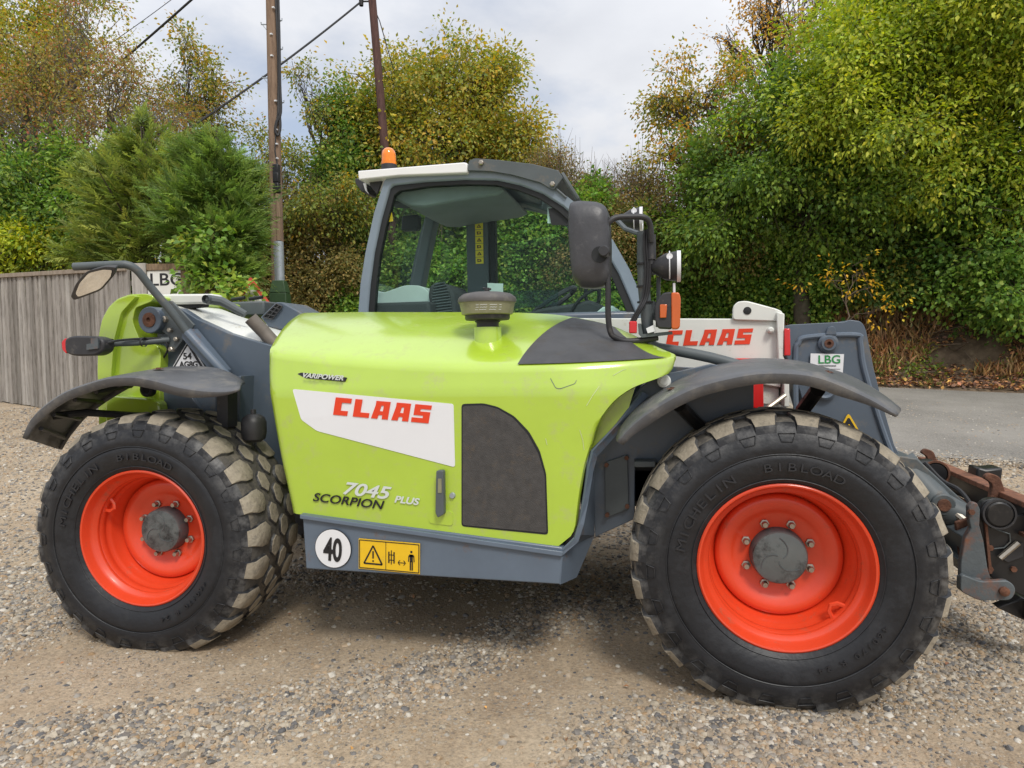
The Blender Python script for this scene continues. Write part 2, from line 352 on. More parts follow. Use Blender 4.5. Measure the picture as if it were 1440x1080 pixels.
def v_near(u):  return np.minimum(9.0 - 0.45 * (np.asarray(u) - 1.0), 14.5)      # near road edge
def v_far(u):   return np.clip(12.3 - 0.45 * (np.asarray(u) - 6.4), 9.5, 15.0)    # far road edge
def hgt(x, y):
    u, v = uv(x, y)
    k = 0.100 + 0.032 * ss(0, -5, u)
    t = v - 5.3; t = np.where(t > 0, t * ss(0, 1.2, t), 0); t = np.minimum(t, 7.5)
    h = k * t
    Hb = 1.50 + 0.5 * ss(3, -4, u)
    h = h + Hb * ss(0.15, 2.4, v - v_far(u)) * ss(-12, -7, u)
    return h
ZN = [(0.044,-0.945),(0.574,-0.682),(1.044,-0.384),(1.444,-0.001),(1.721,0.475),(2.172,0.999)]
ZR = [(2.342,-0.548),(2.846,-0.137),(3.329,0.296),(3.88,0.836),(4.533,1.323)]
ZL = [(-0.836,0.043),(-1.802,1.107),(-4.461,3.227),(-8.008,5.412)]
def seg_d(x, y, P):
    d = np.full(np.shape(x), 9.0)
    for a, c_ in zip(P[:-1], P[1:]):
        ax, ay = a; bx, by = c_[0] - ax, c_[1] - ay; t = np.clip(((x - ax) * bx + (y - ay) * by) / (bx * bx + by * by), 0, 1)
        d = np.minimum(d, np.hypot(x - ax - t * bx, y - ay - t * by))
    return d
def stoniness(x, y):
    n_ = .22 * (vn(x, y, 1.6, 21) - .5) + .16 * (vn(x, y, 4.5, 22) - .5)
    z_ = .40 * np.exp(-(seg_d(x, y, ZN) / .24) ** 2) + .38 * np.exp(-(seg_d(x, y, ZR) / .30) ** 2) + .34 * np.exp(-(seg_d(x, y, ZL) / .35) ** 2)
    far = .16 * ss(3.0, 6.0, uv(x, y)[1])
    return .345 + n_ + z_ + far
def ground_h(x, y):
    u, v = uv(x, y)
    b = ss(14, 4, v)
    return hgt(x, y) + b * (0.022 * (stoniness(x, y) - .5) + 0.030 * (vn(x, y, 0.8, 1) - .5) + 0.014 * (vn(x, y, 2.6, 2) - .5) + 0.006 * (vn(x, y, 8, 3) - .5))

def ground_grid(us, vs, zoff, hf, name, m, kind='structure', mask=None, warp=None):
    U, V = np.meshgrid(us, vs); 
    if warp: U, V = warp(U, V)
    X_, Y_ = xy(U, V); Z_ = hf(X_, Y_) + zoff
    vsx = np.stack([X_, Y_, Z_], -1).reshape(-1, 3); nc = len(us); nr = len(vs)
    i = np.arange(nr - 1)[:, None] * nc + np.arange(nc - 1)[None, :]
    f = np.stack([i, i + 1, i + 1 + nc, i + nc], -1).reshape(-1, 4)
    me = bpy.data.meshes.new(name); me.from_pydata(vsx.tolist(), [], f.tolist()); me.materials.append(m); me.shade_smooth()
    o = bpy.data.objects.new(name, me); col.objects.link(o); o['kind'] = kind; return o

def ground_material():
    m = bpy.data.materials.new('gravel_yard'); m.use_nodes = True; t = m.node_tree; b = t.nodes['Principled BSDF']; n = t.nodes.new; l = t.links.new
    b.inputs['Roughness'].default_value = 0.93; b.inputs['Specular IOR Level'].default_value = 0.25
    g = n('ShaderNodeNewGeometry'); P = g.outputs['Position']
    def noise(s, d=6, r=.6):
        q = n('ShaderNodeTexNoise'); q.inputs['Scale'].default_value = s; q.inputs['Detail'].default_value = d; q.inputs['Roughness'].default_value = r; l(P, q.inputs['Vector']); return q.outputs['Fac']
    def ramp(src, stops):
        q = n('ShaderNodeValToRGB'); e = q.color_ramp.elements
        while len(e) < len(stops): e.new(0.5)
        for k, (p_, c_) in enumerate(stops): e[k].position = p_; e[k].color = c_ + (1,)
        l(src, q.inputs[0]); return q.outputs[0]
    dirt = ramp(noise(1.3, 10, .7), [(0.3, (0.28, 0.205, 0.135)), (0.5, (0.40, 0.315, 0.22)), (0.7, (0.49, 0.40, 0.29))])
    fine = ramp(noise(55, 8, .75), [(0.33, (0.5, 0.5, 0.5)), (0.5, (1, 1, 1)), (0.72, (1.45, 1.42, 1.38))])
    mm = n('ShaderNodeMix'); mm.data_type = 'RGBA'; mm.blend_type = 'MULTIPLY'; mm.inputs['Factor'].default_value = 0.8; l(dirt, mm.inputs['A']); l(fine, mm.inputs['B'])
    colr = mm.outputs['Result']; hsum = None
    for (s, rad, w) in ((95, 0.40, 1.0), (48, 0.42, 0.9)):
        vo = n('ShaderNodeTexVoronoi'); vo.inputs['Scale'].default_value = s; l(P, vo.inputs['Vector'])
        sp = n('ShaderNodeSeparateColor'); l(vo.outputs['Color'], sp.inputs[0])
        sc_ = ramp(sp.outputs[0], [(0.0, (0.16, 0.145, 0.135)), (0.2, (0.30, 0.255, 0.20)), (0.45, (0.40, 0.33, 0.24)), (0.6, (0.34, 0.22, 0.12)), (0.75, (0.42, 0.37, 0.30)), (0.95, (0.48, 0.44, 0.38))])
        cut = ramp(vo.outputs['Distance'], [(rad - 0.06, (1, 1, 1)), (rad, (0, 0, 0))])
        pick = ramp(sp.outputs[1], [(0.40, (0, 0, 0)), (0.44, (1, 1, 1))])
        patch = ramp(noise(1.9, 4, .6), [(0.42, (0.12, 0.12, 0.12)), (0.60, (.8, .8, .8))])
        a1 = n('ShaderNodeMath'); a1.operation = 'MULTIPLY'; l(cut, a1.inputs[0]); l(pick, a1.inputs[1])
        a2 = n('ShaderNodeMath'); a2.operation = 'MULTIPLY'; l(a1.outputs[0], a2.inputs[0]); l(patch, a2.inputs[1])
        m3 = n('ShaderNodeMix'); m3.data_type = 'RGBA'; l(a2.outputs[0], m3.inputs['Factor']); l(colr, m3.inputs['A']); l(sc_, m3.inputs['B']); colr = m3.outputs['Result']
        hh = n('ShaderNodeMath'); hh.operation = 'MULTIPLY'; l(a2.outputs[0], hh.inputs[0]); hh.inputs[1].default_value = w
        if hsum is None: hsum = hh.outputs[0]
        else:
            ad = n('ShaderNodeMath'); ad.operation = 'ADD'; l(hsum, ad.inputs[0]); l(hh.outputs[0], ad.inputs[1]); hsum = ad.outputs[0]
    ad = n('ShaderNodeMath'); ad.operation = 'ADD'; l(hsum, ad.inputs[0]); l(noise(70, 8, .7), ad.inputs[1])
    bp = n('ShaderNodeBump'); bp.inputs['Strength'].default_value = 0.7; bp.inputs['Distance'].default_value = 0.008; l(ad.outputs[0], bp.inputs['Height']); l(bp.outputs[0], b.inputs['Normal'])
    l(colr, b.inputs['Base Color']); return m
M['gravel'] = ground_material()
M['asphalt'] = mat('worn_grey_asphalt', (0.235, 0.22, 0.20), 0.85, var=0.30, vscale=0.8, dirt=(0.36, 0.335, 0.295), dirt_amt=0.5, dscale=55, bump=0.8, bscale=90, spec=0.25)
M['verge'] = mat('verge_soil', (0.13, 0.095, 0.065), 0.95, var=0.4, vscale=3, dirt=(0.22, 0.165, 0.11), dirt_amt=0.5, dscale=5, bump=0.8, bscale=20, spec=0.1)

us = np.concatenate([[-400, -150, -60, -30, -18], np.arange(-12, -6, .5), np.arange(-6, 6, 0.09), np.arange(6, 14, .5), [16, 22, 35, 70, 150, 400]])
vs_ = np.concatenate([[-60, -15, -4, -1], np.arange(0, 8, 0.09), np.arange(8, 20, 0.3), [22, 26, 32, 45, 80, 160, 400, 900]])
ground_grid(us, vs_, 0, ground_h, 'ground', M['gravel'])
# the lane: a strip that follows the land between its two edges
tt = np.linspace(0, 1, 30)
uu = np.concatenate([np.linspace(-5.5, 12, 90), [15, 20, 30]])
def roadwarp(U, T):
    wob = 0.12 * (vn(U, T * 0, 0.9, 4) - .5) + 0.06 * (vn(U, T * 0, 3.1, 5) - .5)
    return U, v_near(U) * (1 - T) + v_far(U) * T + wob * np.where(T < .5, 1, -0.6)
ground_grid(uu, tt, 0.014, hgt, 'road', M['asphalt'], warp=roadwarp)
uu2 = np.concatenate([np.linspace(-9, 14, 150), [17, 22, 30]])
def bankwarp(U, T): 
    wob = 0.25 * (vn(U, T * 0, 0.8, 6) - .5)
    return U, v_far(U) - 0.25 * (1 - T) + wob * (1 - T) + T * 7.0
def bank_h(x, y): return hgt(x, y) - .06 * ss(-.02, -.25, uv(x, y)[1] - v_far(uv(x, y)[0])) + 0.05 * (vn(x, y, 1.3, 8)) + 0.10 * (vn(x, y, 3.5, 9) - .4)*ss(0.2,1.2,uv(x,y)[1]-v_far(uv(x,y)[0]))
ground_grid(uu2, np.linspace(0, 1, 60) ** 1.4, 0.016, bank_h, 'verge_bank', M['verge'], warp=bankwarp)

# ------------------------------------------------------------------ loose stones (geometry nodes, one mass)
def stone_mesh(seed):
    import bmesh
    bm = bmesh.new(); bmesh.ops.create_icosphere(bm, subdivisions=1, radius=1.0)
    g = np.random.default_rng(seed)
    a = g.uniform(.75, 1.25, 3)
    for v_ in bm.verts:
        k = g.uniform(.78, 1.15); v_.co = Vector((v_.co.x * a[0] * k, v_.co.y * a[1] * k, v_.co.z * a[2] * k * .70))
    me = bpy.data.meshes.new('stone'); bm.to_mesh(me); bm.free(); me.shade_smooth(); me.set_sharp_from_angle(angle=R(48)); return me
def stone_material():
    m = bpy.data.materials.new('flint_stones'); m.use_nodes = True; t = m.node_tree; b = t.nodes['Principled BSDF']; n = t.nodes.new; l = t.links.new
    a = n('ShaderNodeAttribute'); a.attribute_type = 'INSTANCER'; a.attribute_name = 'scol'
    q = n('ShaderNodeValToRGB'); e = q.color_ramp.elements
    st = [(0.0, (0.085, 0.085, 0.088)), (0.12, (0.17, 0.16, 0.15)), (0.30, (0.27, 0.225, 0.17)), (0.46, (0.38, 0.30, 0.21)), (0.58, (0.37, 0.25, 0.14)), (0.68, (0.30, 0.275, 0.24)), (0.88, (0.42, 0.36, 0.27)), (0.995, (0.56, 0.52, 0.45))]
    while len(e) < len(st): e.new(0.5)
    for k, (p_, c_) in enumerate(st): e[k].position = p_; e[k].color = c_ + (1,)
    l(a.outputs['Fac'], q.inputs[0])
    g = n('ShaderNodeNewGeometry'); nz = n('ShaderNodeTexNoise'); nz.inputs['Scale'].default_value = 120; nz.inputs['Detail'].default_value = 4; l(g.outputs['Position'], nz.inputs['Vector'])
    r_ = n('ShaderNodeMapRange'); r_.inputs['To Min'].default_value = .7; r_.inputs['To Max'].default_value = 1.3; l(nz.outputs['Fac'], r_.inputs['Value'])
    mu = n('ShaderNodeVectorMath'); mu.operation = 'SCALE'; l(q.outputs[0], mu.inputs[0]); l(r_.outputs[0], mu.inputs['Scale'])
    l(mu.outputs[0], b.inputs['Base Color']); b.inputs['Roughness'].default_value = 0.6; b.inputs['Specular IOR Level'].default_value = 0.4
    return m
def scatter_points(n_, ulo, uhi, vlo, vhi, smin, smax, pw, patch, seed, hf=ground_h, sink=0.08):
    g = np.random.default_rng(seed)
    u = g.uniform(ulo, uhi, n_); v = vlo + (vhi - vlo) * g.random(n_) ** 1.25
    x, y = xy(u, v)
    d = stoniness(x, y)
    # two bare wheel tracks run along the machine, stones gather between and outside them
    keep = g.random(n_) < np.clip((d - patch) * 4.2 + 0.25, 0.05, 1)
    u, v, x, y = u[keep], v[keep], x[keep], y[keep]
    keep = (np.abs(u) < v * 0.80 + 0.8); x, y, v = x[keep], y[keep], v[keep]
    s = smin + (smax - smin) * g.random(len(x)) ** pw
    z = hf(x, y) - s * sink
    return np.stack([x, y, z], -1), s, g.random(len(x))
def stones_object(name, sets, m):
    P = np.concatenate([a[0] for a in sets]); S = np.concatenate([a[1] for a in sets]); K = np.concatenate([a[2] for a in sets])
    me = bpy.data.meshes.new(name); me.from_pydata(P.tolist(), [], [])
    a = me.attributes.new('ss', 'FLOAT', 'POINT'); a.data.foreach_set('value', S.astype(np.float32))
    a = me.attributes.new('cc', 'FLOAT', 'POINT'); a.data.foreach_set('value', K.astype(np.float32))
    o = bpy.data.objects.new(name, me); col.objects.link(o)
    hold = bpy.data.collections.new('stone_shapes')
    for k in range(6):
        q = stone_mesh(100 + k); q.materials.append(m); so = bpy.data.objects.new('stone_shape', q); hold.objects.link(so)
    ng = bpy.data.node_groups.new('scatter', 'GeometryNodeTree')
    ng.interface.new_socket('Geometry', in_out='INPUT', socket_type='NodeSocketGeometry'); ng.interface.new_socket('Geometry', in_out='OUTPUT', socket_type='NodeSocketGeometry')
    n = ng.nodes.new; l = ng.links.new
    i = n('NodeGroupInput'); oo = n('NodeGroupOutput'); ci = n('GeometryNodeCollectionInfo'); ci.inputs['Collection'].default_value = hold
    ci.inputs['Separate Children'].default_value = True; ci.inputs['Reset Children'].default_value = True
    m2p = n('GeometryNodeMeshToPoints'); l(i.outputs[0], m2p.inputs['Mesh'])
    iop = n('GeometryNodeInstanceOnPoints'); l(m2p.outputs[0], iop.inputs['Points']); l(ci.outputs[0], iop.inputs['Instance']); iop.inputs['Pick Instance'].default_value = True
    na = n('GeometryNodeInputNamedAttribute'); na.data_type = 'FLOAT'; na.inputs['Name'].default_value = 'ss'
    l(na.outputs['Attribute'], iop.inputs['Scale'])
    rv = n('FunctionNodeRandomValue'); rv.data_type = 'FLOAT_VECTOR'; rv.inputs['Min'].default_value = (-.5, -.5, 0); rv.inputs['Max'].default_value = (.5, .5, 6.28)
    l(rv.outputs[0], iop.inputs['Rotation'])
    ri = n('FunctionNodeRandomValue'); ri.data_type = 'INT'; ri.inputs[4].default_value = 0; ri.inputs[5].default_value = 5; ri.inputs['Seed'].default_value = 3
    l(ri.outputs[2], iop.inputs['Instance Index'])
    nb = n('GeometryNodeInputNamedAttribute'); nb.data_type = 'FLOAT'; nb.inputs['Name'].default_value = 'cc'
    sa = n('GeometryNodeStoreNamedAttribute'); sa.data_type = 'FLOAT'; sa.domain = 'INSTANCE'; sa.inputs['Name'].default_value = 'scol'
    l(iop.outputs[0], sa.inputs['Geometry']); l(nb.outputs['Attribute'], sa.inputs['Value']); l(sa.outputs[0], oo.inputs[0])
    md = o.modifiers.new('scatter', 'NODES'); md.node_group = ng
    o['kind'] = 'stuff'; return o
M['stones'] = stone_material()
sets = [scatter_points(170000, -3.6, 4.2, 1.4, 4.6, 0.004, 0.0115, 1.5, 0.44, 31),
        scatter_points(90000, -3.6, 4.2, 1.4, 4.6, 0.007, 0.021, 2.6, 0.52, 32),
        scatter_points(110000, -8.5, 7.0, 3.8, 10.5, 0.007, 0.022, 2.0, 0.36, 33)]
def edge_points(n_, fn, w_, seed):
    g = np.random.default_rng(seed); u = g.uniform(-4, 11, n_); v = fn(u) + g.normal(0, 1, n_) * w_; x, y = xy(u, v); s = .006 + .016 * g.random(n_) ** 2
    return np.stack([x, y, hgt(x, y) + .012 - s * .3], -1), s, g.random(n_)
sets += [edge_points(16000, v_near, .16, 34), edge_points(9000, v_far, .10, 35), edge_points(5000, lambda u: (v_near(u) + v_far(u)) / 2, .8, 36)]
st = stones_object('gravel', sets, M['stones']); tag(st, 'loose brown and grey flint gravel strewn over the yard', 'gravel')

# ------------------------------------------------------------------ telehandler
tele = empty('telehandler', (1.46, 1.17, 0))
tag(tele, 'lime green and grey telehandler with orange-red wheels parked on the gravel', 'telehandler')
part = lambda b, name, m, **k: b.build(name, m, tele, **k)

# --- bonnet surface functions
SL = [(0.79,0.05,0.685),(0.765,0.05,0.807),(0.737,0.05,0.94),(0.71,0.05,1.105),(0.686,0.05,1.26),(0.671,0.05,1.353),(0.663,0.09,1.425)]
SR = [(2.022,0.05,0.584),(2.087,0.05,0.638),(2.099,0.05,0.672),(2.116,0.05,0.806),(2.138,0.055,0.926),(2.165,0.06,1.019),(2.192,0.07,1.104),(2.241,0.09,1.177),(2.284,0.11,1.221),(2.342,0.14,1.258),(2.391,0.17,1.277),(2.45,0.2,1.297),(2.492,0.22,1.32),(2.513,0.25,1.381)]
TI = [(0.444,0.78,1.66),(0.779,0.78,1.655),(1.117,0.78,1.645),(1.403,0.78,1.637),(1.601,0.78,1.631),(1.833,0.78,1.617),(1.986,0.76,1.597),(2.175,0.7,1.553),(2.305,0.58,1.5),(2.443,0.38,1.428),(2.514,0.28,1.396)]
def curve_at(P, t, byz=False):
    P = np.array(P); d = np.r_[0, np.cumsum(np.linalg.norm(np.diff(P[:, [0, 2]], axis=0), axis=1))]; d = d / d[-1]
    return np.array([np.interp(t, d, P[:, k]) for k in range(3)])
SLs = smooth_path(SL, 5); SRs = smooth_path(SR[2:], 5); SRs = [SR[0], SR[1]] + SRs
def yside(x, z):
    return 0.05 + np.interp(z, [1.235, 1.262, 1.42], [0, .004, .046]) + 0.16 * np.clip((x - 1.98) / .52, 0, 1.2) ** 1.8
def S(s, t):
    a = curve_at(SLs, t); b = curve_at(SRs, t)
    e = t ** 1.5
    x = a[0] * (1 - s) + b[0] * s; z = a[2] * (1 - s) + b[2] * s - e * 0.055 * math.sin(math.pi * s) ** .8
    return (x, float(yside(x, z)), z)
def T(s, v):
    c = np.array(S(s, 1.0)); i = curve_at(TIs, s)
    p_ = c * (1 - v) + i * v; p_[2] = c[2] * (1 - v ** .8) + i[2] * v ** .8
    p_[2] += 0.02 * math.sin(math.pi * v) * (1 - s ** 4)
    return tuple(p_)
TIs = smooth_path(TI, 5)
b = MB()
ns, nt_ = 90, 40
rows = []
for j in range(nt_ + 1):
    t = j / nt_; r_ = []
    p0 = np.array(S(0, t))
    r_.append((p0[0] - .05, .78, p0[2])); r_.append((p0[0] - .035, p0[1] + .10, p0[2])); r_.append((p0[0] - .022, p0[1] + .045, p0[2])); r_.append((p0[0] - .008, p0[1] + .014, p0[2]))
    ts = max(t, .0)
    for i in range(1, ns + 1): r_.append(S(i / ns, ts))
    p1 = np.array(S(1, t)); pp = np.array(S(.985, t)); r_.append((p1[0] + (p1[0] - pp[0]) * .3, p1[1] + .02, p1[2])); r_.append((p1[0] + (p1[0] - pp[0]) * .2, p1[1] + .10, p1[2] + .01))
    rows.append(r_)
crease = rows[-1]
for k in range(1, 19):
    v = (k / 18); r_ = []
    q0 = np.array(T(0, v)); qs = [T(i / ns, v) for i in range(1, ns + 1)]
    r_.append((q0[0] - .05, .78, q0[2] - .09)); r_.append((q0[0] - .035, q0[1] + .05 * (1 - v), q0[2] - .05)); r_.append((q0[0] - .022, q0[1] + .02 * (1 - v), q0[2] - .02)); r_.append((q0[0] - .008, q0[1], q0[2] - .005))
    r_ += qs
    e_ = np.array(qs[-1]); r_.append((e_[0] + .008, e_[1] + .012, e_[2] - .008)); r_.append((e_[0] + .004, e_[1] + .05, e_[2] - .02)); rows.append(r_)
nq = len(rows[-1]); r_ = [(q[0], q[1] + .05, q[2] - (.30 if i < nq * .62 else .30 * max(0, (nq * .82 - i) / (nq * .2)))) for i, q in enumerate(rows[-1])]; rows.append(r_)
b.grid(rows); bonnet = part(b, 'bonnet', M['lime'], ang=60, recalc=False)
# inner face of the wheel arch
b = MB(); b.prism([(2.047,0.563),(2.154,0.981),(2.243,1.071),(2.318,1.162),(2.346,1.253),(2.444,1.329),(2.245,1.331),(1.991,1.206),(1.919,0.753)], .24, .27)
part(b, 'arch_inner_panel', M['lime'])
def on_side(x, z, off=0.003): return (x, float(yside(x, z)) - off, z)
def side_poly(poly, name, m, off=0.003, th=0.002, parent=None):
    n = len(poly); A = [on_side(x, z, off) for x, z in poly]; B_ = [(a[0], a[1] + th + 0.004, a[2]) for a in A]
    bb = MB(); bb.loft(A, B_); return bb.build(name, m, parent or tele, smooth=False)
stk = side_poly(rr([(0.803,1.263),(1.577,1.195),(1.578,0.918),(0.922,1.071),(0.845,1.122)], .012), 'white_sticker', M['sticker'])
# blocky slanted letters
GL = {'C': [(0, 0, .42, 1), (.42, .73, .98, 1), (.42, 0, .86, .27)],
      'L': [(0, 0, .42, 1), (.42, 0, .96, .27)],
      'A': [((0, 0), (.38, 0), (.50, .76), (.16, .76)), (.16, .76, 1.0, 1.0), (.64, 0, 1.0, .76), ((.42, .22), (.64, .22), (.64, .44), (.46, .44))],
      'S': [(.04, .62, .40, .76), (.04, .76, 1.0, 1), (.04, .40, .98, .62), (.60, .26, .98, .40), (-.04, 0, .98, .26)]}
def block_word(word, org, ux, uz, h, wl, gap, shear, off, yfun, name, m, parent):
    bb = MB(); cx = 0
    for ch in word:
        w_ = wl * (0.9 if ch == 'L' else 1.0)
        for gl in GL[ch]:
            q = []
            if not isinstance(gl[0], tuple): a0, b0, a1, b1 = gl; gl = ((a0, b0), (a1, b0), (a1, b1), (a0, b1))
            for (a, c_) in gl:
                s_ = cx + a * wl + shear * c_ * h; t_ = c_ * h
                x_ = org[0] + ux[0] * s_ + uz[0] * t_; z_ = org[1] + ux[1] * s_ + uz[1] * t_
                q.append((x_, z_))
            A = [(x_, yfun(x_, z_) - off, z_) for x_, z_ in q]; B_ = [(x_, y_ + .003, z_) for x_, y_, z_ in A]
            bb.loft(A, B_)
        cx += w_ + gap
    return bb.build(name, m, parent, smooth=False, local=False)
block_word('CLAAS', (1.006,1.146), (0.9968, -0.080), (0.0, 1.0), 0.080, 0.080, 0.0165, 0.20, 0.006, lambda x, z: float(yside(x, z)), 'sticker_lettering', M['claasred'], stk)
# side mesh grille
gp = [(1.619,1.186),(1.608,0.665),(1.98,0.646),(1.975,0.893),(1.948,0.986),(1.903,1.068),(1.842,1.134),(1.774,1.174),(1.711,1.189)]
side_poly(rr([(1.613,1.195),(1.602,0.658),(1.986,0.637),(1.981,0.899),(1.955,0.996),(1.91,1.077),(1.846,1.143),(1.774,1.183),(1.712,1.198)], .015), 'grille_frame', M['seal'], off=.002)
side_poly(rr(gp, .012), 'side_grille', M['grille'], off=.005)
# top dark mesh panel
b = MB(); rows = []
for k in range(13):
    v = .02 + .93 * k / 12; sl = .645 + (.742 - .645) * (k / 12); sr = .985 - .135 * (k / 12) ** .8; r_ = []
    for i in range(25):
        q = T(sl + (sr - sl) * i / 24, v); r_.append((q[0], q[1] - .002, q[2] + .005))
    rows.append(r_)
b.grid(rows); part(b, 'top_grille', M['grilletop'], recalc=False)
# seam and flap on the nose
side_poly(rr([(a[0], a[2]) for a in [(0.819,0.05,1.332),(0.838,0.05,1.338),(1.07,0.05,1.313),(1.063,0.05,1.294),(0.865,0.05,1.312)]], .005), 'model_badge', M['black'], off=.003)
text('VARIPOWER', 'badge_lettering', tele, (0.856,0.042,1.317), 0.030, M['silverprint'], xs=1.22, shear=.35, bold=.0008, tilt=.075)
text('SCORPION', 'model_lettering', tele, (0.89,0.044,0.749), 0.055, M['print'], xs=1.27, shear=.25, bold=.0008, tilt=.080)
text('7045', 'model_number_lettering', tele, (1.036,0.044,0.787), 0.079, M['silverprint'], xs=1.44, shear=.30, bold=.0016, tilt=.080)
text('PLUS', 'model_suffix_lettering', tele, (1.291,0.044,0.756), 0.042, M['silverprint'], xs=1.25, shear=.25, bold=.0012, tilt=.080)
# latch and lock
lx, lz = (1.508,0.702)
side_poly(rr([(lx - .055, lz - .035), (lx + .055, lz - .043), (lx + .055, lz + .020), (lx - .055, lz + .028)], .015), 'latch_recess', M['lime'], off=.004)
b = MB(); b.prism(rr([(1.503,0.907),(1.535,0.908),(1.534,0.717),(1.505,0.7),(1.495,0.722)], .008), .012, .045); part(b, 'latch_handle', M['bracket'], bevel=.003)
b = MB(); b.prism(rr([(1.512,0.873),(1.528,0.873),(1.527,0.811),(1.51,0.81)], .003), .009, .012); part(b, 'latch_label', M['bowl'])
b = MB(); q = (1.564,0.045,0.793); b.revolve([(0, .0), (-.006, .0), (-.006, .011), (0.004, .014)], 16, c=q); part(b, 'lock', M['galv'])

# air intake with bowl
ic = (1.662,0.33,1.502)
ai = empty('air_intake', (ic[0], ic[1], ic[2] - .05), tele)
def sub(b_, name, m, par, **k): return b_.build(name, m, par, **k)
b = MB(); b.revolve([(-.06, .062), (.035, .060)], 28, axis='z', c=ic); sub(b, 'neck', M['lime'], ai)
b = MB(); b.revolve([(.03, .0), (.03, .052), (.036, .056), (.036, .049), (.060, .049), (.062, .056), (.068, .056), (.068, .05), (.09, .05)], 28, axis='z', c=ic); sub(b, 'neck_clamp', M['blackplastic'], ai)
b = MB(); b.revolve([(.072, 0), (.072, .094), (.080, .099), (.098, .099), (.102, .06)], 32, axis='z', c=ic); sub(b, 'intake_collar', M['blackplastic'], ai, bevel=.002)
b = MB(); b.revolve([(.098, .0), (.098, .102), (.103, .112), (.165, .123), (.168, .10)], 40, axis='z', c=ic); sub(b, 'dust_bowl', M['bowl'], ai)
b = MB(); b.revolve([(.160, .1), (.162, .127), (.175, .129), (.190, .124), (.207, .105), (.215, .07), (.218, .03), (.219, .001)], 40, axis='z', c=ic); sub(b, 'intake_cap', M['capplastic'], ai)
b = MB(); b.tube([(ic[0], ic[1], ic[2] + .215), (ic[0], ic[1], ic[2] + .240)], .012, 8); b.tube([(ic[0] - .018, ic[1], ic[2] + .238), (ic[0] + .018, ic[1], ic[2] + .232)], .006, 6); sub(b, 'wing_nut', M['blackplastic'], ai)
b = MB()
for k, (a0, a1) in enumerate(((-1.75, -1.65), (-1.6, -1.35), (-1.25, -1.0), (-.9, -.82))):
    for zz in (.118, .130, .142):
        pts = [(ic[0] + .1215 * math.cos(a0 + (a1 - a0) * i / 5 + (.03 if zz > .125 else 0)), ic[1] + .1215 * math.sin(a0 + (a1 - a0) * i / 5), ic[2] + zz + .002 * (i % 2)) for i in range(6)]
        b.tube(pts, .0011, 4)
sub(b, 'bowl_print', M['sticker'], ai)

ai.scale = (1.07, 1.07, .90); ai.location.z += .006
def side_line(pts, r_, name, m):
    P_ = [(x, float(yside(x, z)) - .0015, z) for x, z in pts]; bb_ = MB(); bb_.tube(P_, r_, 4); bb_.build(name, m, tele, recalc=False)
side_line(rr([(1.999,1.309),(2.026,1.262),(2.045,1.259),(2.107,1.28),(2.113,1.299)], .012)[3:22], .0013, 'flap_seam', M['grey'])
M['scratch'] = mat('pale_scratch', (0.62, 0.66, 0.42), 0.6)
for pts in ([(2.153,1.186),(2.178,1.228),(2.205,1.267)], [(2.124,1.085),(2.136,1.043),(2.141,1.0)], [(2.26,1.31),(2.296,1.331),(2.314,1.337)], [(1.981,1.049),(1.987,1.022)]):
    side_line([tuple(q) for q in pts], .0011, 'paint_scratch', M['scratch'])
# --- skirt box under the bonnet
sk = [(0.84,0.04,0.689),(0.855,0.03,0.434),(2.039,0.03,0.432),(2.051,0.04,0.588)]
A1 = [(2.051,0.04,0.582),(2.039,0.03,0.432),(2.091,0.16,0.423),(2.153,0.33,0.567),(2.16,0.3,0.943),(2.272,0.27,1.077),(2.382,0.25,1.23),(2.361,0.25,1.243),(2.26,0.27,1.102),(2.155,0.15,0.991),(2.138,0.09,0.823),(2.111,0.05,0.642)]
b = MB()
b.loft([sk[0], sk[1], sk[2], sk[3]], [(q[0], .75, q[2]) for q in sk]); part(b, 'side_skirt', M['skirt'], bevel=.006)
b = MB(); b.loft([(sk[0][0] - .003, .022, sk[0][2] - .002), (sk[0][0] - .002, .020, sk[0][2] - .020), (2.048,0.02,0.554), (2.054,0.022,0.575)],
               [(sk[0][0] - .003, .06, sk[0][2] + .003), (sk[0][0] - .002, .06, sk[0][2] - .026), (2.042,0.06,0.542), (2.048,0.06,0.567)]); part(b, 'skirt_lip', M['skirt'], bevel=.003)
# bent front end of the skirt
b = MB()
P = A1
b.add([P[0], P[1], P[2], P[3], P[4]], [(0, 1, 2, 3)])
b.add([P[0], P[11], P[10], P[9], P[4], P[3]], [(0, 1, 5), (1, 2, 5), (2, 3, 4), (2, 4, 5)])
o = part(b, 'skirt_end', M['skirt'], smooth=False); o.modifiers.new('s', 'SOLIDIFY').thickness = .004
b = MB(); lip = [(2.034,0.03,0.562),(2.1,0.04,0.629),(2.12,0.05,0.688),(2.14,0.07,0.796),(2.156,0.1,0.913),(2.171,0.14,0.986),(2.269,0.22,1.089),(2.379,0.25,1.23)]
w2 = [(2.04,0.03,0.548),(2.114,0.05,0.612),(2.137,0.06,0.683),(2.156,0.09,0.787),(2.171,0.13,0.895),(2.185,0.18,0.956),(2.284,0.27,1.065),(2.403,0.28,1.216)]
b.grid([lip, w2]); o = part(b, 'skirt_flange', M['skirt'], smooth=False); o.modifiers.new('s', 'SOLIDIFY').thickness = .010
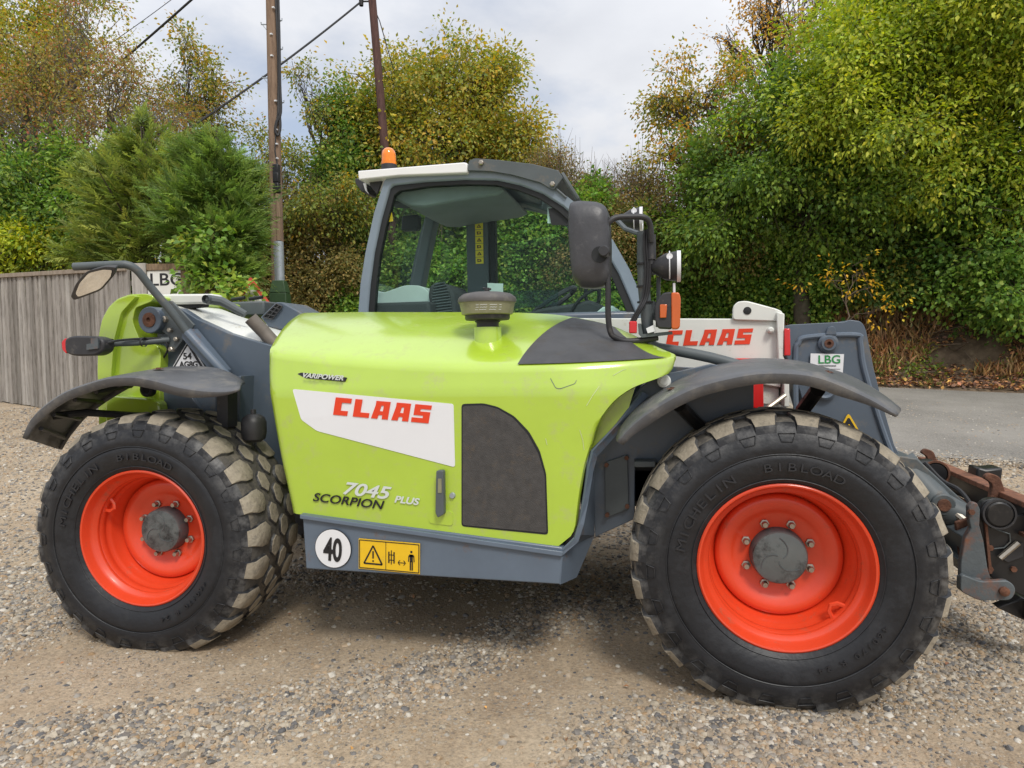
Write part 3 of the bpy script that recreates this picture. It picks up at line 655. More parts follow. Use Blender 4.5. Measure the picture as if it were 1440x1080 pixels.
# chassis side plate behind the arch
b = MB(); b.prism([(2.136,0.97),(2.364,1.247),(2.427,1.295),(2.672,1.349),(2.85,1.322),(2.85,0.95),(2.377,0.902),(2.374,0.925),(2.339,0.924),(2.334,0.647),(2.155,0.557)], .34, .40); part(b, 'chassis_plate', M['grey'], bevel=.003)
b = MB(); b.prism([(2.204,0.907),(2.306,0.945),(2.31,0.696),(2.204,0.653)], .322, .335); part(b, 'cover_plate', M['bracket'], bevel=.002)
for q in [(2.213,0.31,0.898),(2.303,0.31,0.932),(2.304,0.31,0.712),(2.214,0.31,0.67)]:
    b = MB(); b.revolve([(.01, .010), (-.010, .010), (-.010, 0)], 8, c=q); part(b, 'cover_bolt', M['rust'])
b = MB(); b.prism([(2.34,0.926),(2.431,0.928),(2.431,0.902),(2.339,0.9)], .25, .335); part(b, 'chassis_bracket', M['bracket'], bevel=.003)
b = MB(); b.box((.4, .80, .60), (2.6, 1.75, .80)); b.box((-.3, .80, .62), (3.3, 1.6, .90)); part(b, 'chassis_frame', M['black'], bevel=.01)
b = MB(); q = (2.47,0.3,1.277); b.revolve([(.05, .030), (0, .030), (-.004, .026), (-.004, .018), (-.014, .017), (-.014, 0)], 20, c=q); part(b, 'work_lamp', M['lampglass'])

# 40 sticker and warning sticker on the skirt
b = MB(); q = (0.997,0.03,0.537)
def disc(c, r, y, name, m, par=tele, seg=40):
    bb = MB(); bb.prism([(c[0] + r * math.cos(2 * math.pi * k / seg), c[2] + r * math.sin(2 * math.pi * k / seg)) for k in range(seg)], y, y + .004); return bb.build(name, m, par, smooth=False)
disc(q, .090, .0255, 'speed_sticker', M['print']); disc(q, .0875, .0245, 'speed_sticker_face', M['sticker'])
text('40', 'speed_lettering', tele, (q[0] - .048, .0225, q[2] - .050), 0.145, M['print'], xs=.62, bold=.004, tilt=.07)
W = [(1.125,0.589),(1.416,0.579),(1.416,0.446),(1.121,0.452)]
def quad(px_, py_):                       # 0..1 inside the yellow sticker
    a = np.array(W[0]); b_ = np.array(W[1]); c_ = np.array(W[3]); return tuple(a + (b_ - a) * px_ + (c_ - a) * py_)
def sticker_poly(pts, y, name, m):
    bb = MB(); bb.prism([quad(*q_) for q_ in pts], y, y + .004); return bb.build(name, m, tele, smooth=False)
sticker_poly([(0, 0), (1, 0), (1, 1), (0, 1)], .0255, 'warning_sticker', M['yellow'])
bb = MB()
def ln(pts, w_=.012, close=False, y=.0238):
    P_ = [np.array(quad(*q_)) for q_ in pts]
    if close: P_.append(P_[0])
    for a, c_ in zip(P_[:-1], P_[1:]):
        d = (c_ - a) / np.linalg.norm(c_ - a); nrm = np.array([-d[1], d[0]]) * w_ / 2
        bb.prism([tuple(a - nrm), tuple(c_ - nrm), tuple(c_ + nrm), tuple(a + nrm)], y, y + .0015)
ln([(.015, .04), (.985, .04), (.985, .96), (.015, .96)], .0035, True)
ln([(.45, .05), (.45, .95)], .002); ln([(.09, .80), (.24, .20), (.39, .80)], .007, True)
ln([(.24, .38), (.24, .62)], .007); ln([(.24, .68), (.24, .73)], .007)
ln([(.50, .35), (.50, .72)], .006); ln([(.585, .35), (.585, .72)], .006); ln([(.50, .45), (.585, .45)], .003); ln([(.50, .62), (.585, .62)], .003); ln([(.54, .3), (.54, .76)], .004)
ln([(.65, .68), (.77, .68)], .003); ln([(.68, .60), (.65, .68), (.68, .76)], .003); ln([(.74, .60), (.77, .68), (.74, .76)], .003)
ln([(.865, .26), (.865, .33)], .009); ln([(.83, .42), (.90, .42)], .010); ln([(.865, .38), (.865, .62)], .014); ln([(.825, .42), (.82, .62)], .004); ln([(.905, .42), (.91, .62)], .004); ln([(.85, .60), (.85, .90)], .006); ln([(.88, .60), (.88, .90)], .006)
bb.build('warning_print', M['print'], tele, smooth=False)

# --- fenders
def fender(name, near, far, yn, yf, crown=0.012, th=.022, lipd=.042, holes=()):
    N_ = smooth_path([(x, yn, z) for x, z in near], 6); F_ = smooth_path([(x, yf, z) for x, z in far], 6)
    def res(P, n=40):
        P = np.array(P); d = np.r_[0, np.cumsum(np.linalg.norm(np.diff(P, axis=0), axis=1))]; t = np.linspace(0, d[-1], n)
        return np.stack([np.interp(t, d, P[:, k]) for k in range(3)], 1)
    N_ = res(N_); F_ = res(F_); n = len(N_); rows = []
    dirs = np.gradient(N_, axis=0); nr = np.stack([-dirs[:, 2], 0 * dirs[:, 0], dirs[:, 0]], 1); nr /= np.linalg.norm(nr, axis=1)[:, None]; nr *= np.sign(nr[:, 2:3] + 1e-9)
    tap = np.interp(np.linspace(0, 1, n), [0, .12, .8, 1], [.6, 1, 1, .22])[:, None]; rows.append(N_ - nr * lipd * tap + [0, -.002, 0]); rows.append(N_ - nr * .006 + [0, -.004, 0]); rows.append(N_ + [0, .003, 0])
    for k in range(1, 12):
        t = k / 12; rows.append(N_ * (1 - t) + F_ * t + nr * crown * math.sin(math.pi * min(1, t * 1.15)) ** .8)
    rows.append(F_)
    rows.append(F_ - nr * lipd * .7 * tap)
    # rounded ends in plan
    rows = np.array(rows); nn = rows.shape[0]
    for e, sgn in ((0, 1), (n - 1, -1)):
        for j in range(nn):
            a = j / (nn - 1); pull = (abs(a - .5) * 2) ** 4 * .03
            for k in range(6):
                idx = e + sgn * k; rows[j, idx] += (rows[j, e + sgn * 7] - rows[j, e]) * pull * (6 - k) / 6 * 1.4
    bb_ = MB(); bb_.grid(rows.tolist())
    o = part(bb_, name, M['fender'], ang=32, recalc=False); s_ = o.modifiers.new('s', 'SOLIDIFY'); s_.thickness = th * .5; s_.offset = 0; return o
FN = [(2.284,1.047),(2.332,1.105),(2.405,1.165),(2.51,1.23),(2.618,1.277),(2.763,1.312),(2.859,1.322),(2.961,1.318),(3.036,1.304),(3.113,1.274),(3.225,1.218),(3.314,1.16)]
FF = [(2.307,1.098),(2.36,1.164),(2.428,1.216),(2.489,1.255),(2.565,1.297),(2.677,1.338),(2.754,1.353),(2.83,1.365),(2.902,1.367),(3.038,1.356),(3.168,1.32),(3.24,1.294),(3.3,1.263),(3.387,1.205),(3.443,1.15)]
fender('front_fender', FN, FF, -.03, .42)
RN = [(-0.615,1.032),(-0.568,1.11),(-0.488,1.18),(-0.358,1.253),(-0.233,1.293),(-0.099,1.323),(0.036,1.329),(0.163,1.311),(0.288,1.281),(0.415,1.264),(0.529,1.26),(0.602,1.27)]
RF = [(-0.881,0.908),(-0.807,1.014),(-0.696,1.119),(-0.541,1.214),(-0.352,1.303),(-0.196,1.356),(-0.05,1.366),(0.059,1.364),(0.162,1.352),(0.263,1.317),(0.324,1.276)]
fender('rear_fender', RN, RF, -.05, .40, crown=.012)
for q in [(2.506,0.1,1.236),(3.097,0.12,1.298),(0.009,0.15,1.343)]:
    b = MB(); b.revolve([(.022, .028), (.026, .020), (.020, .012), (.030, .011), (.030, 0)], 12, axis='z', c=(q[0], q[1], q[2] - .005)); part(b, 'fender_bolt', M['rust'])
b = MB(); b.tube([(2.531,0.1,1.186),(2.592,0.25,1.113),(2.671,0.34,1.035)], .028, 10); part(b, 'fender_strut', M['black'])
b = MB(); b.tube([(3.072,0.15,1.246),(3.046,0.3,1.156),(3.038,0.42,1.067)], .030, 10); part(b, 'fender_strut', M['black'])
b = MB(); b.tube([(-0.607,0.12,1.125),(-0.538,0.25,1.132),(-0.316,0.4,1.1),(-0.219,0.5,1.072)], .020, 10); part(b, 'rear_fender_strut', M['blackplastic'])
b = MB(); b.prism([(0.255,1.233),(0.317,1.233),(0.31,1.058),(0.248,1.057)], .26, .34); part(b, 'rear_fender_strut', M['blackplastic'])
b = MB()
for k in range(5):
    a = np.array(RN[1 + k]); c_ = np.array(RF[min(len(RF) - 1, 1 + k)])
    b.tube([(a[0] + .01, .0, a[1] - .035), (c_[0] + .01, .36, c_[1] - .035)], .012, 6)
part(b, 'fender_rib', M['blackplastic'])

# --- rear tower side panel
b = MB(); b.prism([(-0.278,1.681),(-0.18,1.694),(-0.078,1.632),(0.02,1.59),(0.116,1.548),(0.213,1.519),(0.398,1.469),(0.538,1.186),(0.546,0.799),(0.128,0.71),(-0.4,0.778),(-0.34,1.349),(-0.35,1.43),(-0.335,1.55)], .56, .62); part(b, 'tower_panel', M['grey'], bevel=.004)
b = MB(); b.box((-0.39999999999999997,0.62,0.62), (1.1,1.7,1.15)); part(b, 'rear_body', M['grey'], bevel=.01)
b = MB(); b.prism([(-0.097,1.575),(-0.061,1.574),(0.142,1.346),(0.13,1.035),(0.077,1.034),(0.088,1.307),(-0.117,1.525)], .48, .55); b.tube([(-0.066,0.47,1.554),(0.162,0.47,1.319),(0.175,0.47,1.193)], .026, 10); part(b, 'tower_strut', M['skirt'], bevel=.004)
b = MB(); b.prism([(-0.292,1.229),(-0.136,1.236),(-0.037,1.109),(-0.04,1.03),(-0.302,1.028)], .53, .56); part(b, 'lower_plate', M['grey'], bevel=.003)
b = MB(); b.prism([(0.228,1.306),(0.271,1.314),(0.251,0.997),(0.224,0.997)], .44, .56); part(b, 'lower_plate', M['grey'], bevel=.003)
# lime rear cover
TG = [(-0.688,1.028),(-0.681,1.354),(-0.665,1.556),(-0.641,1.648),(-0.595,1.711),(-0.536,1.753),(-0.455,1.775),(-0.348,1.775),(-0.298,1.757),(-0.313,1.73),(-0.422,1.698),(-0.444,1.623),(-0.402,1.519),(-0.283,1.485),(-0.267,1.429),(-0.284,1.271),(-0.277,1.031)]
b = MB(); b.prism(rr(TG, .02, 3), .50, 1.90); part(b, 'rear_cover', M['lime'], bevel=.018)
TH = [(-0.669,1.031),(-0.662,1.355),(-0.647,1.535),(-0.618,1.634),(-0.573,1.697),(-0.504,1.746),(-0.419,1.767),(-0.383,1.762),(-0.489,1.671),(-0.544,1.513),(-0.573,1.314),(-0.592,1.032)]
b = MB(); b.prism(rr(TH, .02, 3), .47, .53); part(b, 'rear_cover_edge', M['lime'], bevel=.014)
b = MB(); b.prism(rr([(-0.607,1.033),(-0.597,1.214),(-0.341,1.194),(-0.25,1.174),(-0.243,1.036),(-0.25,0.878),(-0.663,0.87)], .03), .45, .52); part(b, 'rear_cover_foot', M['lime'], bevel=.012)
b = MB(); q = (-0.317,0.44,1.242); b.revolve([(.03, .04), (-.004, .04), (-.006, .028), (-.001, .022), (-.001, 0)], 20, c=q); part(b, 'tail_boss', M['seal'])
# boom pivot
pv = (-0.298,0.46,1.626)
b = MB(); b.revolve([(.14, .074), (0.004, .074), (0, .070), (0, .040)], 32, c=pv); part(b, 'pivot_boss', M['grey'], bevel=.002)
b = MB(); b.revolve([(.002, .041), (-.006, .040), (-.008, .034), (-.008, .014), (.004, .012), (.004, 0)], 28, c=pv); part(b, 'pivot_pin', M['rust'])
b = MB(); b.prism([(-0.203,1.731),(-0.185,1.73),(-0.047,1.593),(-0.18,1.451),(-0.216,1.452),(-0.228,1.488),(-0.217,1.539),(-0.279,1.579),(-0.275,1.666)], .50, .515); part(b, 'bracket_plate', M['bracket'], bevel=.003)
for q, r_ in zip([(-0.227,0.49,1.629),(-0.193,0.49,1.569),(-0.155,0.49,1.518),(-0.189,0.49,1.463)], (.020, .014, .014, .015)):
    b = MB(); b.revolve([(.02, r_), (-.010, r_), (-.014, r_ * .7), (-.014, 0)], 6, c=q); part(b, 'bracket_bolt', M['steel'])
# upper mirror on its bent arm
arm = empty('wide_angle_mirror', (-0.099,0.48,1.59), tele)
b = MB(); b.tube(smooth_path([(-0.066,0.47,1.55),(-0.127,0.42,1.669),(-0.191,0.36,1.788),(-0.219,0.32,1.857),(-0.235,0.3,1.885),(-0.26,0.28,1.902),(-0.307,0.26,1.905),(-0.518,0.2,1.896)], 5), .021, 12); sub(b, 'mirror_arm', M['bracket'], arm)
A = rr3([(-0.251,0.116,1.875),(-0.173,0.103,1.867),(-0.226,0.145,1.831),(-0.392,0.235,1.77),(-0.66,0.331,1.734),(-0.665,0.315,1.756),(-0.555,0.241,1.814),(-0.403,0.161,1.865)])
mn = Vector((-.25, -1, -.8)).normalized(); mc = sum((Vector(q) for q in A), Vector()) / len(A)
b = MB(); b.loft(A, [tuple(mc + (Vector(q) - mc) * .8 - mn * .05) for q in A]); sub(b, 'mirror_housing', M['blackplastic'], arm, bevel=.003)
A2 = [tuple(mc + (Vector((.016, 0, .006)) - mn * mn.dot(Vector((.016, 0, .006)))) + (Vector(q) - mc) * .80 + mn * .004) for q in A]; A3 = [tuple(Vector(q) - mn * .003) for q in A2]
b = MB(); b.loft(A2, A3); sub(b, 'mirror_face', M['mirror'], arm, smooth=False)
# rear lamp on its arm
rl = empty('rear_marker_lamp', (-0.202,0.48,1.507), tele)
b = MB(); b.tube(smooth_path([(-0.209,0.5,1.515),(-0.243,0.47,1.511),(-0.342,0.4,1.501),(-0.432,0.3,1.498)], 5), .018, 12); sub(b, 'lamp_arm', M['bracket'], rl)
b = MB(); b.prism(rr([(-0.621,1.527),(-0.561,1.541),(-0.427,1.534),(-0.375,1.515),(-0.382,1.455),(-0.432,1.433),(-0.558,1.432),(-0.621,1.448)], .03), .22, .30); sub(b, 'lamp_housing', M['blackplastic'], rl, bevel=.01)
b = MB(); b.prism(rr([(-0.645,1.509),(-0.616,1.531),(-0.616,1.444),(-0.642,1.467)], .01), .225, .295); sub(b, 'lamp_lens', M['redlens'], rl, bevel=.004)
b = MB(); b.prism([(-0.442,1.523),(-0.398,1.522),(-0.401,1.47),(-0.472,1.464),(-0.47,1.494),(-0.444,1.497)], .208, .219); sub(b, 'lamp_clip', M['rustgrey'], rl)
b = MB(); b.tube(smooth_path([(-0.42,0.24,1.478),(-0.372,0.26,1.503),(-0.356,0.34,1.516),(-0.291,0.42,1.523),(-0.229,0.47,1.519),(-0.211,0.49,1.476),(-0.256,0.52,1.429),(-0.311,0.54,1.405)], 6), .006, 6); sub(b, 'lamp_cable', M['cable'], rl)
for q in [(-0.414,0.31,1.497),(-0.288,0.4,1.503)]:
    b = MB(); b.revolve([(-.006, .026), (.006, .026)], 12, axis='x', c=q); sub(b, 'cable_tie', M['cable'], rl)
# triangular plate 54 AG8G
tp = [(-0.118,1.502),(-0.02,1.35),(-0.226,1.352)]
b = MB(); b.prism(tp, .535, .541); part(b, 'triangle_plate', M['print'], smooth=False)
cxt = sum(q[0] for q in tp) / 3; czt = sum(q[1] for q in tp) / 3
b = MB(); b.prism([(cxt + (x - cxt) * 1.12, czt + (z - czt) * 1.12) for x, z in tp], .538, .542); part(b, 'triangle_plate_rim', M['sticker'], smooth=False)
b = MB(); b.prism([(cxt + (x - cxt) * .80, czt + (z - czt) * .80) for x, z in tp], .532, .536); part(b, 'triangle_plate_face', M['sticker'], smooth=False)
text('54', 'plate_lettering', tele, (-0.149,0.53,1.407), .050, M['print'], xs=1.1, bold=.0012)
text('AG8G', 'plate_lettering', tele, (-0.173,0.53,1.364), .044, M['print'], xs=1.0, bold=.0012)

# white boom rear end, arm and boxes
b = MB()
lo = [(-0.254,0.6,1.699),(-0.109,0.6,1.635),(-0.01,0.6,1.592),(0.088,0.6,1.55),(0.185,0.6,1.52),(0.394,0.6,1.465)]
hi = [(-0.624,1.1,1.763),(-0.413,1.1,1.747),(-0.3,1.1,1.721),(-0.183,1.1,1.677),(-0.058,1.1,1.638),(0.189,1.1,1.569)]
mid = [tuple((np.array(a) * .75 + np.array(c_) * .25) + np.array([0, -.03, .035])) for a, c_ in zip(lo, hi)]
b.grid([smooth_path([(q[0], q[1], q[2]) for q in lo], 4), smooth_path(mid, 4), smooth_path(hi, 4), smooth_path([(q[0], q[1], q[2] - .2) for q in hi], 4)]); part(b, 'boom_rear_cover', M['white'], ang=50)
b = MB(); b.prism([(-0.454,1.786),(-0.032,1.775),(-0.024,1.747),(-0.08,1.72),(-0.342,1.724),(-0.446,1.761)], .64, .74); part(b, 'boom_end_box', M['white'], bevel=.012)
b = MB(); b.prism([(-0.1,1.789),(-0.053,1.788),(-0.054,1.763),(-0.101,1.765)], .74, .80); part(b, 'boom_end_trim', M['lime'])
b = MB(); b.prism([(-0.391,1.746),(-0.105,1.737),(-0.116,1.705),(-0.326,1.695)], .66, .72); part(b, 'boom_gap_shade', M['seal'])  # black block painting in the shade of the gap under the end box
b = MB(); b.tube([(-0.046,0.62,1.742),(0.031,0.64,1.729),(0.15,0.68,1.655)], [.028, .026, .020], 10); b.revolve([(-.02, .024), (.03, .024)], 12, c=(-0.031,0.6,1.74)); part(b, 'tilt_rod', M['bracket'])
b = MB(); b.box((-0.391,1.3,1.688), (-0.125,1.65,1.784)); part(b, 'battery_box', M['bracket'], bevel=.012)
for q in [(-0.35,1.35,1.804),(-0.215,1.35,1.804)]:
    b = MB(); b.tube([(q[0] - .05, q[1], q[2]), (q[0] + .05, q[1], q[2] + .01)], .012, 6); part(b, 'box_clasp', M['seal'])
b = MB(); b.prism([(0.038,1.657),(0.148,1.745),(0.187,1.744),(0.319,1.675),(0.314,1.546),(0.094,1.595)], 1.0, 1.3); part(b, 'cab_vent_cowl', M['grey'], bevel=.006)
b = MB(); b.prism([(0.061,1.656),(0.156,1.736),(0.194,1.718),(0.123,1.642)], .990, .999); part(b, 'vent_opening', M['seal'])
b = MB()
for k in range(3):
    a = [(0.09,0.98,1.668),(0.162,0.98,1.644)]; 
vv = [(0.067,0.985,1.656),(0.162,0.985,1.735),(0.13,0.985,1.641),(0.2,0.985,1.717)]
v4 = [np.array(q) for q in vv]
for k in range(5):
    t = k / 4; b.tube([v4[0] * (1 - t) + v4[1] * t, v4[2] * (1 - t) + v4[3] * t], .004, 5)
for k in range(3):
    t = k / 2; b.tube([v4[0] * (1 - t) + v4[2] * t, v4[1] * (1 - t) + v4[3] * t], .004, 5)
part(b, 'vent_grid', M['blackplastic'])
b = MB(); b.tube(smooth_path([(0.409,0.66,1.418),(0.349,0.64,1.49),(0.298,0.62,1.554),(0.247,0.58,1.628)], 4), .038, 16, cap=False); b.tube(smooth_path([(0.409,0.66,1.418),(0.349,0.64,1.49),(0.298,0.62,1.554),(0.251,0.58,1.624)], 4), .034, 16, cap=False); part(b, 'exhaust_pipe', M['exhaust'], recalc=False)
b = MB(); q = (0.432,0.3,1.052)
b.revolve([(-.075, 0), (-.07, .035), (-.055, .055), (-.02, .062), (.03, .062), (.055, .052), (.07, .03), (.075, 0)], 24, axis='z', c=q); b.tube([(q[0], q[1], q[2] + .06), (q[0], q[1], q[2] + .095)], .014, 8); part(b, 'accumulator', M['blackplastic'])

# --- boom (white) and its head
bz = [(2.295,0.92,1.585),(2.848,0.92,1.573),(3.048,0.92,1.572)]
b = MB(); b.prism([(1.566,1.608),(2.831,1.57),(3.048,1.55),(3.049,1.213),(2.848,1.251),(1.562,1.379)], .92, 1.26); b.prism([(2.268,1.331),(3.046,1.257),(3.046,1.247),(2.268,1.312)], .905, .92); part(b, 'boom', M['white'], bevel=.014)
b = MB(); b.prism([(2.434,1.266),(3.046,1.229),(3.046,1.116),(2.434,1.161)], .95, 1.24); part(b, 'boom_underside', M['white'], bevel=.01)
b = MB(); b.prism(rr([(2.811,1.563),(2.815,1.632),(2.836,1.656),(2.881,1.659),(3.025,1.614),(3.055,1.599),(3.055,1.549)], .02), .90, .935); lug = part(b, 'lifting_lug', M['white'], bevel=.005)
b = MB(); q = (2.884,0.895,1.608); b.revolve([(0, 0), (0.002, .020), (.03, .020)], 16, c=q); sub(b, 'lug_hole', M['seal'], lug)
b = MB(); b.prism([(3.022,1.596),(3.059,1.587),(3.052,1.377),(3.08,1.305),(3.083,1.118),(3.056,1.118),(3.053,1.298),(3.029,1.359)], .87, 1.28); part(b, 'boom_flange', M['white'], bevel=.005)
b = MB(); q = (2.996,0.89,1.507); b.revolve([(.03, .016), (-.004, .016), (-.012, .008), (-.012, 0)], 16, c=q); part(b, 'boom_bolt', M['white'])
block_word('CLAAS', (2.476,1.436), (1, .004), (0, 1), 0.080, 0.0745, 0.0145, 0.20, 0.004, lambda x, z: .92, 'boom_lettering', M['claasred'], tele)
b = MB(); b.prism([(2.816,1.356),(2.947,1.354),(2.951,1.114),(2.816,1.124)], .80, .88); b.prism([(2.821,1.367),(2.948,1.365),(2.948,1.351),(2.821,1.353)], .78, .9); part(b, 'boom_lock_bar', M['redpaint'], bevel=.004)
b = MB(); b.prism([(2.506,1.336),(2.778,1.316),(2.778,1.181),(2.784,1.045),(2.454,1.043),(2.455,1.25)], .56, .60); part(b, 'boom_side_shield', M['grey'], bevel=.004)
b = MB(); b.tube([(2.964,0.8,1.114),(3.058,0.85,1.178)], .012, 8); part(b, 'release_lever', M['steel'])
b = MB(); b.prism([(3.056,1.512),(3.083,1.511),(3.086,1.376),(3.056,1.377)], .86, .90); part(b, 'side_marker', M['redlens'], bevel=.004)
# boom head
HP = [(3.081,1.527),(3.095,1.534),(3.361,1.542),(3.381,1.552),(3.431,1.543),(3.448,1.521),(3.458,1.492),(3.495,1.297),(3.543,1.098),(3.591,0.918),(3.66,0.792),(3.744,0.578),(3.414,0.418),(3.242,0.857),(3.137,1.227),(3.081,1.375)]
b = MB(); b.prism(rr(HP, .012, 3), .96, 1.34); part(b, 'boom_head', M['grey'], bevel=.008)
IN_ = [(3.129,1.01),(3.125,1.375),(3.138,1.437),(3.179,1.468),(3.409,1.474),(3.429,1.435),(3.449,1.299),(3.53,1.013),(3.629,0.729)]
b = MB(); b.tube([(x, .955, z) for x, z in smooth_path(IN_, 5)], .014, 8); part(b, 'head_rib', M['skirt'])
b = MB(); q = (3.278,0.94,1.434); b.revolve([(.03, .050), (0, .048), (-.004, .040), (-.014, .034), (-.014, .020)], 28, c=q); part(b, 'head_boss', M['grey'])
b = MB(); b.revolve([(-.002, .024), (-.018, .022), (-.018, .010), (-.004, .008), (-.004, 0)], 20, c=q); part(b, 'head_pin', M['rust'])
b = MB(); q = (3.262,0.94,1.211); b.revolve([(.03, .062), (-.006, .062), (-.012, .052), (-.002, .040), (-.002, 0)], 28, c=q); part(b, 'head_boss', M['grey'])
b = MB(); b.prism(rr([(3.263,1.478),(3.273,1.51),(3.286,1.52),(3.3,1.52),(3.31,1.509),(3.316,1.476)], .006), .935, .965); part(b, 'head_lug', M['grey'], bevel=.003)
b = MB(); b.prism([(3.195,1.385),(3.352,1.379),(3.346,1.275),(3.192,1.28)], .944, .950); part(b, 'dealer_sticker', M['sticker'], smooth=False)
text('LBG', 'dealer_lettering', tele, (3.228,0.942,1.334), .058, M['greentext'], xs=1.05, bold=.0008)
b = MB(); b.prism([(3.228,1.325),(3.315,1.323),(3.315,1.319),(3.229,1.321)], .941, .943); b.prism([(3.215,1.309),(3.335,1.305),(3.335,1.304),(3.215,1.307)], .941, .943); part(b, 'dealer_fine_print', M['bracket'])
wt = [(3.375,1.084),(3.438,0.969),(3.319,0.968)]
b = MB(); b.prism(rr(wt, .02), .948, .953); part(b, 'warning_triangle', M['yellow'], smooth=False)
cxt = sum(q[0] for q in wt) / 3; czt = sum(q[1] for q in wt) / 3
b = MB(); b.prism(rr([(cxt + (x - cxt) * .74, czt + (z - czt) * .74) for x, z in wt], .015), .945, .948); part(b, 'warning_triangle_print', M['print'], smooth=False)
b = MB(); b.prism(rr([(cxt + (x - cxt) * .40, czt - .008 + (z - czt) * .40) for x, z in wt], .01), .942, .945); part(b, 'warning_triangle_inner', M['yellow'], smooth=False)

# --- hitch carriage
b = MB(); b.tube([(3.603,0.95,0.828),(3.756,0.85,0.641),(3.919,0.8,0.563)], [.09, .075, .06], 16); b.prism([(3.551,0.885),(3.66,0.87),(3.847,0.685),(3.999,0.553),(3.942,0.379),(3.694,0.611)], .85, 1.10); part(b, 'tilt_link', M['bracket'], bevel=.006)
b = MB(); q = (3.752,0.78,0.663); b.revolve([(.12, .052), (0, .052), (-.006, .046), (-.006, .030)], 24, c=q); part(b, 'link_eye', M['bracket'])
b = MB(); b.revolve([(-.004, .030), (-.016, .028), (-.016, 0)], 20, c=q); part(b, 'link_pin', M['rust'])
b = MB(); b.revolve([(.14, .062), (0, .062), (-.01, .055), (-.01, 0)], 24, c=(3.91,1.35,0.715)); part(b, 'far_pivot', M['black'])
b = MB(); b.revolve([(.0, .072), (-.012, .072), (-.012, .062), (.0, .062)], 24, c=(3.91,1.35,0.715)); part(b, 'far_pivot_collar', M['rust'])
b = MB(); b.prism([(3.77,0.557),(3.895,0.623),(3.919,0.556),(3.898,0.392),(3.801,0.439)], .62, 1.5); b.prism([(3.753,0.451),(3.872,0.433),(3.873,0.373),(3.814,0.369)], .6, 1.5); part(b, 'carriage_plate', M['bracket'], bevel=.005)
# near grey hook plate
b = MB(); b.prism([(3.766,0.708),(3.78,0.727),(3.799,0.725),(3.811,0.697),(3.809,0.628),(3.826,0.559),(3.844,0.434),(3.856,0.397),(3.824,0.313),(3.737,0.333),(3.738,0.46),(3.754,0.569),(3.776,0.614),(3.767,0.658)], .54, .575); part(b, 'hook_plate', M['rustgrey'], bevel=.004)
b = MB(); b.prism(rr([(3.72,0.424),(3.798,0.394),(3.898,0.406),(3.925,0.386),(3.931,0.356),(3.913,0.32),(3.793,0.31),(3.719,0.346)], .02), .49, .52); b.box((3.728,0.52,0.399), (3.812,0.56,0.341)); part(b, 'hook_foot', M['rustgrey'], bevel=.004)
b = MB(); b.revolve([(.05, .020), (-.014, .020), (-.018, .014), (-.018, 0)], 16, c=(3.884,0.49,0.359)); part(b, 'hook_pin', M['rust'])
# black cheek plate with round pin
b = MB(); b.prism(rr([(3.815,0.651),(3.833,0.727),(3.877,0.744),(3.921,0.736),(3.943,0.699),(3.96,0.666),(4.067,0.685),(4.155,0.262),(3.993,0.314),(3.871,0.385),(3.848,0.494)], .02), .575, .61); part(b, 'cheek_plate', M['black'], bevel=.004)
b = MB(); b.revolve([(.08, .055), (-.02, .055), (-.026, .048), (-.026, .0)], 32, c=(3.886,0.56,0.679)); part(b, 'cheek_pin', M['black'])
b = MB(); b.revolve([(-.001, .066), (-.022, .066), (-.022, .058), (-.001, .058)], 32, c=(3.886,0.56,0.679)); part(b, 'cheek_pin_collar', M['blackplastic'])
b = MB(); b.tube([(3.893,0.55,0.484),(3.963,0.55,0.556)], .012, 6); part(b, 'cheek_weld_bar', M['steel'])
b = MB(); b.tube([(3.865,0.567,0.613),(3.937,0.567,0.588),(3.94,0.567,0.554),(3.916,0.567,0.527),(3.867,0.567,0.519)], .003, 5); part(b, 'cheek_weld', M['bracket'])
# long rail of the carriage, running away to the far side
ra = [Vector(q) for q in [(4.005,0.6,0.692),(4.005,0.6,0.639),(4.126,1.75,0.718),(4.127,1.75,0.666)]]
dx = Vector((.05, 0, .012))
ra[0] = Vector((4.035, .52, .700)); ra[1] = Vector((ra[0].x, .52, .57)); 
RX = ra[0].x
b = MB(); b.box((RX - .02, .50, .60), (RX + .02, 1.85, .70)); part(b, 'carriage_rail', M['black'], bevel=.004)
b = MB(); b.box((RX - .045, .48, .703), (RX + .03, 1.87, .730)); part(b, 'carriage_rail_cap', M['railrust'], bevel=.004)
b = MB(); b.box((RX - .02, .50, .20), (RX + .02, 1.85, .28)); b.box((RX - .02, .9, .28), (RX + .01, 1.02, .60)); b.box((RX - .02, 1.4, .28), (RX + .01, 1.52, .60)); part(b, 'carriage_lower_rail', M['black'], bevel=.004)
for yy in (.80, 1.62):
    b = MB(); b.prism(rr([(RX - .08, .56), (RX - .03, .60), (RX - .015, .72), (RX - .04, .80), (RX - .085, .815), (RX - .11, .79), (RX - .07, .765), (RX - .085, .66)], .02), yy, yy + .035); part(b, 'rail_hook', M['rust'], bevel=.004)
b = MB(); b.prism([(RX + .02, .66), (RX + .14, .66), (RX + .15, .775), (RX + .07, .765), (RX + .03, .775)], 1.22, 1.34); part(b, 'rail_latch', M['black'], bevel=.012)
b = MB(); b.prism([(RX - .12, .24), (RX + .35, .02), (RX + .35, .07), (RX - .02, .29)], .62, .68); part(b, 'fork_heel', M['black'], bevel=.005)
b = MB(); b.prism([(RX - .12, .24), (RX + .35, .02), (RX + .35, .07), (RX - .02, .29)], 1.6, 1.68); part(b, 'fork_heel', M['black'], bevel=.005)
b = MB(); b.box((RX - .021, .78, .60), (RX - .018, .86, .69)); part(b, 'carriage_sticker', M['sticker'])

